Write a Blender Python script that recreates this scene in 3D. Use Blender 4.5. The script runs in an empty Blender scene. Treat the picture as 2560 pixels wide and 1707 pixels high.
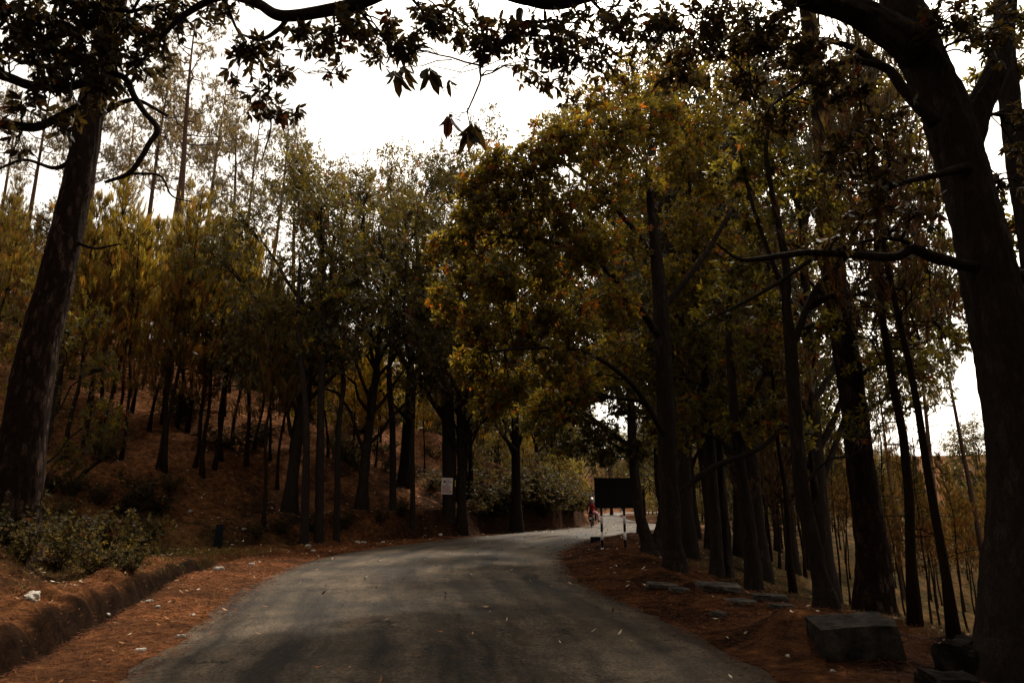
import bpy, bmesh, math, random
import numpy as np
from mathutils import Vector, Matrix
R = math.radians
# ------------------------------------------------------------------ camera, sky, sun, exposure
scene = bpy.context.scene
C = scene.collection
PITCH = 13.5
CAMZ = 1.5
cam_d = bpy.data.cameras.new("camera"); cam = bpy.data.objects.new("camera", cam_d); C.objects.link(cam)
cam.location = (0, 0, CAMZ); cam.rotation_euler = (R(90 + PITCH), 0, 0)
cam_d.sensor_width = 36; cam_d.lens = 24; cam_d.clip_end = 3000; cam_d.clip_start = 0.05
scene.camera = cam
SUN_AZ = R(20)      # to the right of the view direction
SUN_EL = R(49)
world = bpy.data.worlds.new("World"); scene.world = world; world.use_nodes = True
wn = world.node_tree; bg = wn.nodes["Background"]
sky = wn.nodes.new("ShaderNodeTexSky"); sky.sky_type = 'NISHITA'; sky.sun_disc = False
sky.sun_elevation = SUN_EL; sky.sun_rotation = SUN_AZ
sky.dust_density = 7.0; sky.air_density = 1.4; sky.ozone_density = 0.6; sky.altitude = 1200
hs = wn.nodes.new("ShaderNodeHueSaturation"); hs.inputs['Saturation'].default_value = 0.12; hs.inputs['Value'].default_value = 1.5
wn.links.new(sky.outputs[0], hs.inputs['Color']); wt = wn.nodes.new('ShaderNodeMix'); wt.data_type = 'RGBA'; wt.blend_type = 'MULTIPLY'; wt.inputs[0].default_value = 1; wt.inputs[7].default_value = (1.10, 1.0, .86, 1)
wn.links.new(hs.outputs[0], wt.inputs[6]); wn.links.new(wt.outputs[2], bg.inputs[0])
bg.inputs[1].default_value = 0.15
sd = bpy.data.lights.new("sun", 'SUN'); sd.energy = 4.8; sd.angle = R(4.5); sd.color = (1.0, 0.90, 0.76)
sun = bpy.data.objects.new("sun", sd); C.objects.link(sun)
sdir = Vector((math.sin(SUN_AZ) * math.cos(SUN_EL), math.cos(SUN_AZ) * math.cos(SUN_EL), math.sin(SUN_EL)))
sun.rotation_euler = sdir.to_track_quat('Z', 'Y').to_euler(); sun.location = (0, 0, 40)
scene.view_settings.view_transform = 'Standard'; scene.view_settings.look = 'None'
scene.view_settings.exposure = 0.25; scene.view_settings.gamma = 1.0
scene.view_settings.use_curve_mapping = False
scene.cycles.max_bounces = 6; scene.cycles.diffuse_bounces = 3; scene.cycles.transmission_bounces = 3

F = 1706.7
CP, SP = math.cos(R(PITCH)), math.sin(R(PITCH))
rng = np.random.default_rng(7); rd = random.Random(11)

def ray(u, v):
    a = (u - 1280) / F; b = (853.5 - v) / F
    return np.array([a, CP - b * SP, SP + b * CP])
def pt(u, v, Y):
    d = ray(u, v); t = Y / d[1]
    return np.array([d[0] * t, Y, CAMZ + d[2] * t])
def pxr(px, Y):                 # metres covered by px photo pixels at depth Y
    return px / F * Y
def proj(p):
    x, y, z = p[0], p[1], p[2] - CAMZ
    dep = y * CP + z * SP; up = -y * SP + z * CP
    return 1280 + F * x / dep, 853.5 - F * up / dep

# ------------------------------------------------------------------ value noise
_tab = np.random.default_rng(3).random((256, 256))
def vnoise(x, y):
    xi = np.floor(x).astype(int); yi = np.floor(y).astype(int)
    fx = x - xi; fy = y - yi; fx = fx * fx * (3 - 2 * fx); fy = fy * fy * (3 - 2 * fy)
    t = lambda a, b: _tab[a % 256, b % 256]
    return (t(xi, yi) * (1 - fx) + t(xi + 1, yi) * fx) * (1 - fy) + (t(xi, yi + 1) * (1 - fx) + t(xi + 1, yi + 1) * fx) * fy - 0.5
def fbm(x, y, o=4):
    s = 0; a = 1
    for i in range(o):
        s = s + a * vnoise(x * 2 ** i + 17.3 * i, y * 2 ** i + 5.1 * i); a *= 0.5
    return s

# ------------------------------------------------------------------ road edges and ground height
LE = [(-3.0, -25), (-3.0, -8), (-3.15, 2), (-3.41, 6.47), (-3.84, 8.67), (-4.77, 12.84), (-5.36, 16.5), (-5.61, 22.1), (-4.61, 27.3), (-2.54, 32.9), (0.6, 40.9), (3.58, 47), (5.39, 51.8), (7.4, 60), (9, 74), (12, 100), (17, 132), (28, 165), (60, 190), (120, 205)]
RE = [(2.9, -25), (2.7, -8), (2.4, 2), (2.25, 6.47), (2.17, 7.9), (2.0, 10.3), (1.46, 13.2), (1.28, 17), (1.54, 22.1), (2.35, 26.7), (4.45, 34.7), (7.6, 42), (10.4, 49), (12.0, 57), (12.2, 71), (16.4, 108), (23, 137), (36, 158), (62, 176), (120, 190)]
def crspline(P, n=8):
    P = np.array(P, float); Q = np.vstack([2 * P[0] - P[1], P, 2 * P[-1] - P[-2]]); out = []
    for i in range(1, len(Q) - 2):
        for k in range(n):
            t = k / n
            out.append(0.5 * ((2 * Q[i]) + (-Q[i - 1] + Q[i + 1]) * t + (2 * Q[i - 1] - 5 * Q[i] + 4 * Q[i + 1] - Q[i + 2]) * t * t + (-Q[i - 1] + 3 * Q[i] - 3 * Q[i + 1] + Q[i + 2]) * t ** 3))
    out.append(Q[-2]); return np.array(out)
LEs = crspline(LE, 3); REs = crspline(RE, 3)
def sdist(x, y, poly, side):
    """signed distance (positive outside the road) and the y of the nearest edge point"""
    best = np.full(x.shape, 1e9); sg = np.zeros(x.shape); ya = np.zeros(x.shape)
    for (ax, ay), (bx, by) in zip(poly[:-1], poly[1:]):
        dx, dy = bx - ax, by - ay; L2 = dx * dx + dy * dy
        t = np.clip(((x - ax) * dx + (y - ay) * dy) / L2, 0, 1)
        qx = ax + t * dx; qy = ay + t * dy
        d = np.hypot(x - qx, y - qy); m = d < best - 1e-9
        cr = dx * (y - ay) - dy * (x - ax)
        best = np.where(m, d, best); sg = np.where(m, np.sign(cr), sg); ya = np.where(m, qy, ya)
    return best * sg * side, ya
def ss(a, b, x):
    t = np.clip((x - a) / (b - a), 0, 1); return t * t * (3 - 2 * t)
KY = [-10, 5, 10, 14, 18, 22, 28, 33, 40, 50, 70, 130]
def prof(vals, ya): return np.interp(ya, KY, vals)
def height(x, y, full=False):
    x = np.asarray(x, float); y = np.asarray(y, float)
    dl, yl = sdist(x, y, LEs, 1); dr, yr = sdist(x, y, REs, -1)
    n1 = fbm(x * .35, y * .35, 4); n2 = fbm(x * 1.7 + 9, y * 1.7, 4); n3 = fbm(x * 6, y * 6, 3)
    # left
    d = dl + (0.12 * vnoise(x * 1.3, y * 1.3) + .16 * vnoise(x * 3.1 + 7, y * 3.1) + .35 * vnoise(x * .9, y * .9) * ss(20, 26, yl)) * ss(.3, 1.5, dl)
    dsh = np.interp(yl, [6, 10, 13, 15.3, 18, 22], [1.3, 1.5, 1.7, 2.0, 2.15, 2.4])
    db = prof([2.6, 2.6, 3.0, 3.4, 4.5, 5.2, 2.6, 1.0, .8, .6, 1, 3], yl)
    bh = prof([1.5, 1.5, 1.55, 1.4, 1.0, .9, 1.1, 1.3, 1.6, 2.8, 2.2, 1], yl)
    bw = prof([1.7, 1.7, 1.8, 2.2, 2.6, 2.8, 2.0, 1.6, 1.3, 1.1, 1.6, 3], yl)
    sl = prof([.62, .62, .62, .62, .62, .62, .6, .56, .52, .5, .42, .3], yl)
    dit = np.interp(yl, [-10, 16, 19, 23], [1, 1, .7, 0])
    e = d - dsh
    zl = -0.02 + 0.0 * d
    zl = zl - dit * 0.36 * np.exp(-((e - .10) / .25) ** 4) + dit * 0.12 * ss(.22, .55, e) * (1 - .6 * ss(1.0, 2.0, e)) + dit * .07 * np.exp(-((e - .75) / .35) ** 2) * (1 + 1.5 * n2)
    zl = zl + bh * ss(0, 1, (d - db) / bw)
    dd = np.maximum(d - db - bw - 1.5, 0); Hc = 32.
    zl = zl + Hc * (1 - np.exp(-sl * dd / Hc))
    zl = zl + n1 * .9 * ss(3, 12, d) + n2 * .22 * ss(.8, 3, d) + n3 * .05 * ss(.3, 1.2, d) + .03 * ss(0.05, .6, d)
    # right
    d = dr + 0.3 * vnoise(x * .8 + 50, y * .8) * ss(.3, 1.5, dr)
    vw = np.interp(yr, [0, 60, 75], [2.3, 2.5, 6])
    s1 = np.interp(yr, [0, 60, 75], [.16, .16, .03]); s2 = np.interp(yr, [0, 60, 80], [.40, .4, .12])
    q = np.maximum(d - vw, 0); q2 = np.maximum(q - 2.6, 0)
    zr = -s1 * q - 20 * (1 - np.exp(-(s2 - s1) * q2 / 20)) * 1.0
    zr = np.maximum(zr, -22 + 0 * q)
    zr = zr + n2 * .16 * ss(.5, 2, d) + n3 * .04 * ss(.2, 1, d) + n1 * .8 * ss(4, 14, d)
    zr = zr + .20 * np.exp(-((d - 1.6) / .9) ** 2) * np.interp(yr, [10, 14, 30, 45], [.3, 1, 1.2, 0]) + .03 * ss(0.05, .5, d) - .02
    zr = zr + .34 * np.exp(-((x - 3.2) / .55) ** 2 - ((y - 8.1) / .6) ** 2)
    z = np.where(dl > 0, zl, np.where(dr > 0, zr, -0.04))
    if full: return z, dl, dr, yl, yr
    return z
def hz(x, y): return float(height(np.array([x]), np.array([y]))[0])
def ground_hit(u, v, tmax=220):
    d = ray(u, v); t = np.concatenate([np.arange(3, 40, .05), np.arange(40, tmax, .3)])
    X = d[0] * t; Y = d[1] * t; Z = CAMZ + d[2] * t
    h = height(X, Y); m = np.nonzero(Z < h)[0]
    i = m[0] if len(m) else len(t) - 1
    return np.array([X[i], Y[i], h[i]])

# ------------------------------------------------------------------ object helpers
def tag(o, label=None, cat=None, group=None, kind=None):
    if label: o['label'] = label
    if cat: o['category'] = cat
    if group: o['group'] = group
    if kind: o['kind'] = kind
    return o
def empty(name, loc, rz=0, sc=1):
    o = bpy.data.objects.new(name, None); C.objects.link(o); o.location = [float(c) for c in loc]
    o.rotation_euler = (0, 0, rz); o.scale = (sc, sc, sc); o.empty_display_size = .2; return o
def link(name, me, mat=None, parent=None, loc=None):
    o = bpy.data.objects.new(name, me); C.objects.link(o)
    if mat is not None and not me.materials: me.materials.append(mat)
    if parent is not None: o.parent = parent
    if loc is not None: o.location = [float(c) for c in loc]
    return o
def polymesh(name, V, k, tint=None, smooth=False):
    """V: (N,k,3) array, every k vertices make one face"""
    N = V.shape[0]; me = bpy.data.meshes.new(name)
    me.vertices.add(N * k); me.vertices.foreach_set("co", V.reshape(-1).astype(np.float32))
    me.loops.add(N * k); me.loops.foreach_set("vertex_index", np.arange(N * k, dtype=np.int32))
    me.polygons.add(N); me.polygons.foreach_set("loop_start", np.arange(0, N * k, k, dtype=np.int32))
    me.update(calc_edges=True)
    if tint is not None:
        a = me.color_attributes.new("tint", 'FLOAT_COLOR', 'POINT')
        c = np.ones((N, k, 4), np.float32); c[:, :, :3] = tint[:, None, :]
        a.data.foreach_set("color", c.reshape(-1))
    return me
class MB:
    def __init__(s): s.v = []; s.f = []; s.sm = []
    def add(s, V, Fc, sm=False):
        o = len(s.v); s.v.extend([tuple(map(float, p)) for p in V]); s.f.extend([[i + o for i in f] for f in Fc]); s.sm.extend([sm] * len(Fc)); return s
    def box(s, c, sz, rot=None, taper=1.0, bev=0):
        bm = bmesh.new(); bmesh.ops.create_cube(bm, size=1)
        for p in bm.verts:
            k = taper if p.co.z > 0 else 1
            p.co = Vector((p.co.x * sz[0] * k, p.co.y * sz[1] * k, p.co.z * sz[2]))
        if bev: bmesh.ops.bevel(bm, geom=list(bm.edges), offset=bev, segments=2, profile=.5, affect='EDGES')
        M = Matrix.Translation(Vector([float(q) for q in c])) @ (rot.to_4x4() if rot else Matrix.Identity(4))
        bm.verts.index_update()
        s.add([M @ p.co for p in bm.verts], [[q.index for q in f.verts] for f in bm.faces]); bm.free(); return s
    def tube(s, P, r, n=8, cap=True, jit=0):
        P = np.array(P, float); r = np.broadcast_to(np.array(r, float), (len(P),)).copy()
        T = np.gradient(P, axis=0); T /= np.linalg.norm(T, axis=1)[:, None] + 1e-9
        a = np.array([1., 0, 0]) if abs(T[0][0]) < .8 else np.array([0, 1., 0])
        V = []
        for i in range(len(P)):
            a = a - T[i] * a.dot(T[i]); a /= np.linalg.norm(a) + 1e-9; b = np.cross(T[i], a)
            for k in range(n):
                th = 2 * math.pi * k / n
                rr = r[i] * (1 + (jit * (rd.random() - .5) if jit else 0))
                V.append(P[i] + (a * math.cos(th) + b * math.sin(th)) * rr)
        Fc = [[i * n + k, i * n + (k + 1) % n, (i + 1) * n + (k + 1) % n, (i + 1) * n + k] for i in range(len(P) - 1) for k in range(n)]
        if cap: Fc += [list(range(n - 1, -1, -1)), [(len(P) - 1) * n + k for k in range(n)]]
        s.add(V, Fc, True); return s
    def bark(s, P, r, n, g):
        # trunk with ridged, knotted bark: rings are refined along the stem and pushed in and out by stretched noise
        P = np.array(P, float); m = 5; t0 = np.arange(len(P)); t = np.linspace(0, len(P) - 1, (len(P) - 1) * m + 1)
        P = np.stack([np.interp(t, t0, P[:, k]) for k in range(3)], 1); r = np.interp(t, t0, r)
        for _ in range(3): P[1:-1] = (P[:-2] + 2 * P[1:-1] + P[2:]) / 4
        T = np.gradient(P, axis=0); T /= np.linalg.norm(T, axis=1)[:, None] + 1e-9
        L = np.concatenate([[0], np.cumsum(np.linalg.norm(np.diff(P, axis=0), axis=1))]); n = int(n * 2.4)
        a = np.array([1., 0, 0]) if abs(T[0][0]) < .8 else np.array([0, 1., 0]); V = []; th = 2 * math.pi * np.arange(n) / n; o1 = g.random() * 90
        for i in range(len(P)):
            a = a - T[i] * a.dot(T[i]); a /= np.linalg.norm(a) + 1e-9; b = np.cross(T[i], a)
            cx, cy = np.cos(th) * r[i], np.sin(th) * r[i]
            w1 = vnoise(cx * 26 + o1 + cy * 9, cy * 26 + L[i] * 3.2) + .6 * vnoise(cx * 60 + cy * 11, cy * 60 + o1 + L[i] * 11) + .5 * vnoise(cx * 5 + o1, cy * 5 + L[i] * 1.1) * min(1, r[i] * 4)
            rr = r[i] + np.minimum(.022, r[i] * .13) * w1 * 1.3
            V.append(P[i] + (np.outer(np.cos(th), a) + np.outer(np.sin(th), b)) * rr[:, None])
        V = np.vstack(V); Fc = [[i * n + k, i * n + (k + 1) % n, (i + 1) * n + (k + 1) % n, (i + 1) * n + k] for i in range(len(P) - 1) for k in range(n)]
        Fc += [list(range(n - 1, -1, -1)), [(len(P) - 1) * n + k for k in range(n)]]; s.add(V, Fc, True)
    def mesh(s, name):
        me = bpy.data.meshes.new(name); me.from_pydata(s.v, [], s.f)
        me.polygons.foreach_set("use_smooth", np.array(s.sm, bool)); me.update(); return me
    def build(s, name, mat, parent=None, loc=None): return link(name, s.mesh(name), mat, parent, loc)
def smooth_path(P, n=6): return crspline(P, n)

# ------------------------------------------------------------------ materials
def newmat(name):
    m = bpy.data.materials.new(name); m.use_nodes = True; nt = m.node_tree
    return m, nt, nt.nodes["Principled BSDF"]
def N(nt, typ, **kw):
    n = nt.nodes.new(typ)
    for k, v in kw.items():
        if k in ('noise_dimensions', 'feature', 'blend_type', 'data_type', 'attribute_name', 'operation', 'object', 'distance'): setattr(n, k, v)
        else: n.inputs[k.replace('_', ' ')].default_value = v
    return n
def ramp(nt, fac, stops):
    r = nt.nodes.new("ShaderNodeValToRGB"); nt.links.new(fac, r.inputs[0]); cr = r.color_ramp
    while len(cr.elements) < len(stops): cr.elements.new(.5)
    for e, (p, c) in zip(cr.elements, stops): e.position = p; e.color = (*c, 1)
    return r.outputs[0]
def mixc(nt, fac, a, b, mode='MIX'):
    m = nt.nodes.new("ShaderNodeMix"); m.data_type = 'RGBA'; m.blend_type = mode
    for i, s in ((0, fac), (6, a), (7, b)):
        if hasattr(s, 'is_output') or isinstance(s, bpy.types.NodeSocket): nt.links.new(s, m.inputs[i])
        else: m.inputs[i].default_value = s if i == 0 else (*s, 1)
    return m.outputs[2]
def coords(nt, scale=(1, 1, 1), kind='Object'):
    tc = nt.nodes.new("ShaderNodeTexCoord"); mp = nt.nodes.new("ShaderNodeMapping"); mp.inputs['Scale'].default_value = scale
    nt.links.new(tc.outputs[kind], mp.inputs[0]); return mp.outputs[0]
def noise(nt, vec, sc, det=4, rough=.55):
    n = N(nt, "ShaderNodeTexNoise", Scale=sc, Detail=det, Roughness=rough); nt.links.new(vec, n.inputs['Vector']); return n.outputs['Fac']
def bump(nt, p, h, st, dist=.02):
    b = nt.nodes.new("ShaderNodeBump"); b.inputs['Strength'].default_value = st; b.inputs['Distance'].default_value = dist
    nt.links.new(h, b.inputs['Height']); nt.links.new(b.outputs[0], p.inputs['Normal'])
def mat_plain(name, col, rough=.6, metal=0, nz=.15):
    m, nt, p = newmat(name); p.inputs['Specular IOR Level'].default_value = .08 if rough > .5 else .4; v = coords(nt)
    c = ramp(nt, noise(nt, v, 9), [(.3, tuple(x * (1 - nz) for x in col)), (.7, tuple(min(1, x * (1 + nz)) for x in col))])
    nt.links.new(c, p.inputs['Base Color']); p.inputs['Roughness'].default_value = rough; p.inputs['Metallic'].default_value = metal; return m
def mat_bark(name, dark, light, plates=7., stretch=.28, b=1.0, plate_amt=.5):
    m, nt, p = newmat(name); v = coords(nt, (1, 1, stretch))
    mv = nt.nodes.new("ShaderNodeVectorMath"); mv.operation = 'ADD'
    nn = N(nt, "ShaderNodeTexNoise", Scale=plates * .8, Detail=4.); nt.links.new(v, nn.inputs['Vector'])
    sc = nt.nodes.new("ShaderNodeVectorMath"); sc.operation = 'SCALE'; sc.inputs['Scale'].default_value = 1.6 / plates
    nt.links.new(nn.outputs['Color'], sc.inputs[0]); nt.links.new(v, mv.inputs[0]); nt.links.new(sc.outputs[0], mv.inputs[1])
    w = N(nt, "ShaderNodeTexVoronoi", Scale=plates, Randomness=1.0); nt.links.new(mv.outputs[0], w.inputs['Vector'])
    sp = nt.nodes.new("ShaderNodeSeparateColor"); nt.links.new(w.outputs['Color'], sp.inputs[0])
    cell = ramp(nt, sp.outputs[0], [(.25, (0, 0, 0)), (.95, (1, 1, 1))]); edge = ramp(nt, w.outputs['Distance'], [(.30, (1, 1, 1)), (.62, (0, 0, 0))])
    fine = noise(nt, v, plates * 4, 6, .75); broad = noise(nt, v, 1.3, 3)
    base = ramp(nt, fine, [(.36, dark), (.72, light)])
    k = mixc(nt, 1.0, cell, edge, 'MULTIPLY'); k = mixc(nt, 1.0, k, ramp(nt, broad, [(.35, (.25, .25, .25)), (.65, (1, 1, 1))]), 'MULTIPLY')
    c = mixc(nt, k, mixc(nt, plate_amt, base, tuple(x * .5 for x in dark)), base)
    nt.links.new(c, p.inputs['Base Color']); p.inputs['Roughness'].default_value = 1; p.inputs['Specular IOR Level'].default_value = .02
    ad = N(nt, "ShaderNodeMath", operation='MULTIPLY_ADD'); nt.links.new(fine, ad.inputs[0]); ad.inputs[1].default_value = .7
    nt.links.new(k, ad.inputs[2]); bump(nt, p, ad.outputs[0], b, .03); return m
def mat_leaf(name, col, trans, tw=.5, rough=.45, var=.35, spec=.3):
    m, nt, p = newmat(name)
    at = nt.nodes.new("ShaderNodeAttribute"); at.attribute_name = "tint"
    oi = nt.nodes.new("ShaderNodeObjectInfo")
    rr = ramp(nt, oi.outputs['Random'], [(0, (1 - var, 1 - var, 1 - var)), (.5, (1, .97, .9)), (1, (1 + var, 1 + var * .7, 1))])
    c1 = mixc(nt, 1.0, at.outputs['Color'], col, 'MULTIPLY'); c1 = mixc(nt, 1.0, c1, rr, 'MULTIPLY')
    c2 = mixc(nt, 1.0, at.outputs['Color'], trans, 'MULTIPLY'); c2 = mixc(nt, 1.0, c2, rr, 'MULTIPLY')
    nt.links.new(c1, p.inputs['Base Color']); p.inputs['Roughness'].default_value = rough; p.inputs['Specular IOR Level'].default_value = spec
    tb = nt.nodes.new("ShaderNodeBsdfTranslucent"); nt.links.new(c2, tb.inputs['Color'])
    mx = nt.nodes.new("ShaderNodeMixShader"); mx.inputs[0].default_value = tw
    nt.links.new(p.outputs[0], mx.inputs[1]); nt.links.new(tb.outputs[0], mx.inputs[2])
    nt.links.new(mx.outputs[0], nt.nodes["Material Output"].inputs[0]); return m
BARK_P = mat_bark('pine_bark', (.012, .0075, .0055), (.17, .105, .080), 10, .36, 1.0, .9)
BARK_PR = mat_bark('young_pine_bark', (.014, .009, .006), (.050, .030, .020), 14, .4, .8)
BARK_RED = mat_bark('tall_pine_bark', (.06, .032, .023), (.20, .12, .09), 9, .4, .8)
BARK_D = mat_bark('smooth_dark_bark', (.020, .015, .012), (.080, .060, .048), 13, .30, .8, .7)
LEAF = mat_leaf('broad_leaf', (.027, .024, .008), (.27, .205, .022), .42, .5, .35, .2)
LEAF_N = mat_leaf('near_leaf', (.030, .024, .012), (.085, .055, .018), .28, .6, .35, .08)
LEAF_C = mat_leaf('crown_leaf', (.034, .029, .010), (.155, .120, .020), .36)
NEEDLE = mat_leaf('pine_needles', (.045, .034, .009), (.46, .32, .032), .46, .5)
NEEDLE_R = mat_leaf('slope_pine_needles', (.036, .024, .008), (.17, .105, .018), .36, .5)
NEEDLE_T = mat_leaf('high_pine_needles', (.045, .032, .013), (.24, .165, .05), .40, .5)
SHRUB = mat_leaf('shrub_leaf', (.026, .021, .010), (.10, .074, .022), .35, .6, .35, .08)

# road
def mat_road():
    m, nt, p = newmat('asphalt'); v = coords(nt)
    at = nt.nodes.new("ShaderNodeAttribute"); at.attribute_name = "lane"     # across and along the road, in metres
    mp = nt.nodes.new("ShaderNodeMapping"); mp.inputs['Scale'].default_value = (1, .07, 1); nt.links.new(at.outputs['Vector'], mp.inputs[0])
    streak = noise(nt, mp.outputs[0], 1.6, 6, .62); big = noise(nt, v, .42, 5, .6); mid = noise(nt, v, 3.4, 7, .7); fine = noise(nt, v, 95, 3, .8); gr = noise(nt, v, 26, 4, .75)
    c = ramp(nt, big, [(.36, (.022, .0165, .011)), (.52, (.062, .047, .032)), (.66, (.098, .076, .053))])
    c = mixc(nt, 1.0, c, ramp(nt, streak, [(.36, (.22, .21, .20)), (.50, (.9, .9, .9)), (.66, (1.6, 1.55, 1.5))]), 'MULTIPLY')
    c = mixc(nt, .55, c, ramp(nt, mid, [(.34, (.40, .38, .35)), (.55, (1, 1, 1)), (.75, (1.35, 1.3, 1.2))]), 'MULTIPLY')
    c = mixc(nt, .8, c, ramp(nt, gr, [(.36, (.30, .30, .30)), (.50, (1, 1, 1)), (.64, (1.9, 1.8, 1.6))]), 'MULTIPLY')
    c = mixc(nt, .8, c, ramp(nt, fine, [(.34, (.35, .35, .35)), (.52, (1, 1, 1)), (.70, (1.9, 1.8, 1.7))]), 'MULTIPLY')
    wv = nt.nodes.new("ShaderNodeVectorMath"); wv.operation = 'ADD'
    nn = N(nt, "ShaderNodeTexNoise", Scale=2.6, Detail=6.); nt.links.new(v, nn.inputs['Vector']); nt.links.new(v, wv.inputs[0]); nt.links.new(nn.outputs['Color'], wv.inputs[1])
    vo = N(nt, "ShaderNodeTexVoronoi", Scale=1.7, feature='DISTANCE_TO_EDGE'); nt.links.new(wv.outputs[0], vo.inputs['Vector'])
    cr = ramp(nt, vo.outputs['Distance'], [(.010, (1, 1, 1)), (.032, (0, 0, 0))])
    sx = nt.nodes.new("ShaderNodeSeparateXYZ"); nt.links.new(at.outputs['Vector'], sx.inputs[0])
    edge = ramp(nt, sx.outputs[0], [(.12, (.22, .22, .22)), (.3, (0, 0, 0))])
    ms = N(nt, "ShaderNodeMath", operation='ADD'); nt.links.new(noise(nt, v, .9, 3), ms.inputs[0]); nt.links.new(edge, ms.inputs[1])
    msk = ramp(nt, ms.outputs[0], [(.52, (0, 0, 0)), (.62, (1, 1, 1))])
    mk = mixc(nt, 1.0, cr, msk, 'MULTIPLY'); c = mixc(nt, mk, c, (.006, .005, .004))
    spk = ramp(nt, noise(nt, v, 34, 2, .5), [(.69, (0, 0, 0)), (.73, (1, 1, 1))]); c = mixc(nt, spk, c, (.10, .065, .038))
    nt.links.new(c, p.inputs['Base Color'])
    nt.links.new(ramp(nt, big, [(.3, (.66, .66, .66)), (.7, (.85, .85, .85))]), p.inputs['Roughness'])
    p.inputs['Specular IOR Level'].default_value = .10
    sb = N(nt, "ShaderNodeMath", operation='MULTIPLY_ADD'); nt.links.new(gr, sb.inputs[0]); sb.inputs[1].default_value = 1.0; nt.links.new(fine, sb.inputs[2])
    s2 = N(nt, "ShaderNodeMath", operation='SUBTRACT'); nt.links.new(sb.outputs[0], s2.inputs[0]); nt.links.new(mk, s2.inputs[1])
    bump(nt, p, s2.outputs[0], .6, .012); return m
def mat_ground():
    m, nt, p = newmat('needle_litter_soil'); v = coords(nt); vs = coords(nt, (1, 3, 1))
    a = noise(nt, v, .6, 6, .6); b = noise(nt, v, 4.5, 6, .7); f = noise(nt, vs, 38, 5, .75)
    lit = ramp(nt, b, [(.30, (.026, .010, .004)), (.50, (.105, .043, .017)), (.72, (.26, .105, .036))])
    soil = ramp(nt, b, [(.3, (.007, .004, .003)), (.7, (.034, .016, .009))])
    c = mixc(nt, ramp(nt, a, [(.42, (1, 1, 1)), (.60, (0, 0, 0))]), lit, soil)
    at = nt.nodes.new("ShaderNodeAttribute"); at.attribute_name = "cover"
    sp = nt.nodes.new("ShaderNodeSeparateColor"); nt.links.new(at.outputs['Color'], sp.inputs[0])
    gm = N(nt, "ShaderNodeMath", operation='MULTIPLY'); nt.links.new(sp.outputs[1], gm.inputs[0]); nt.links.new(ramp(nt, b, [(.40, (0, 0, 0)), (.55, (1, 1, 1))]), gm.inputs[1])
    c = mixc(nt, gm.outputs[0], c, ramp(nt, f, [(.3, (.025, .022, .007)), (.7, (.075, .062, .018))]))
    c = mixc(nt, sp.outputs[0], c, lit)
    c = mixc(nt, sp.outputs[2], c, ramp(nt, b, [(.35, (.006, .0035, .002)), (.7, (.028, .013, .007))]))  # blue channel: trench wall shade painted dark; dark bare earth along the bend
    c = mixc(nt, .9, c, ramp(nt, f, [(.30, (.35, .33, .32)), (.5, (1, 1, 1)), (.72, (1.9, 1.8, 1.7))]), 'MULTIPLY')
    nt.links.new(c, p.inputs['Base Color']); p.inputs['Roughness'].default_value = 1; p.inputs['Specular IOR Level'].default_value = .02
    ad = N(nt, "ShaderNodeMath", operation='ADD'); nt.links.new(f, ad.inputs[0]); nt.links.new(b, ad.inputs[1]); bump(nt, p, ad.outputs[0], .9, .05); return m
def mat_rock(name='mossy_rock', d=(.014, .012, .009), l=(.12, .10, .085)):
    m, nt, p = newmat(name); v = coords(nt)
    c = ramp(nt, noise(nt, v, 5, 6, .7), [(.35, d), (.52, tuple((x + y) * .4 for x, y in zip(d, l))), (.70, l)])
    nt.links.new(c, p.inputs['Base Color']); p.inputs['Roughness'].default_value = 1; p.inputs['Specular IOR Level'].default_value = .05
    bump(nt, p, noise(nt, v, 18, 6, .7), .8, .03); return m
ROAD = mat_road(); GROUND = mat_ground(); ROCK = mat_rock()
BLACK = mat_plain('black_paint', (.012, .012, .012), .55); WHITE = mat_plain('white_paint', (.80, .78, .74), .5, nz=.2)

# ------------------------------------------------------------------ ground sheet (one mesh reaching the horizon)
def axis(segs):
    out = []
    for a, b, st in segs: out += list(np.arange(a, b, st))
    return np.array(out)
gx = axis([(-900, -200, 60), (-200, -60, 8), (-60, -20, 1.2), (-20, -11, .35), (-11, -8.6, .11), (-8.6, -3.3, .06), (-3.3, 1.2, .4), (1.2, 7.5, .13), (7.5, 16, .4), (16, 60, 1.4), (60, 200, 8), (200, 960, 60)])
gy = axis([(-40, 0, 2.5), (0, 5, .5), (5, 16, .11), (16, 30, .22), (30, 60, .6), (60, 140, 1.8), (140, 260, 6), (260, 1200, 60)])
XX, YY = np.meshgrid(gx, gy); ZZ, DL, DR, YL, YR = height(XX, YY, True)
nx, ny = len(gx), len(gy)
me = bpy.data.meshes.new('ground'); vv = np.stack([XX, YY, ZZ], -1).reshape(-1, 3)
idx = np.arange(nx * ny).reshape(ny, nx)
quads = np.stack([idx[:-1, :-1], idx[:-1, 1:], idx[1:, 1:], idx[1:, :-1]], -1).reshape(-1, 4)
me.vertices.add(len(vv)); me.vertices.foreach_set("co", vv.reshape(-1).astype(np.float32))
me.loops.add(quads.size); me.loops.foreach_set("vertex_index", quads.reshape(-1).astype(np.int32))
me.polygons.add(len(quads)); me.polygons.foreach_set("loop_start", np.arange(0, quads.size, 4, dtype=np.int32))
me.update(calc_edges=True); me.polygons.foreach_set("use_smooth", np.ones(len(quads), bool))
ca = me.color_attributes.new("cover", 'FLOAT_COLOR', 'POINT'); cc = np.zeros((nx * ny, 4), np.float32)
_dsh = np.interp(YL, [6, 10, 13, 15.3, 18, 22], [1.3, 1.5, 1.7, 2.0, 2.15, 2.4]); _e = DL - _dsh
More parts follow.
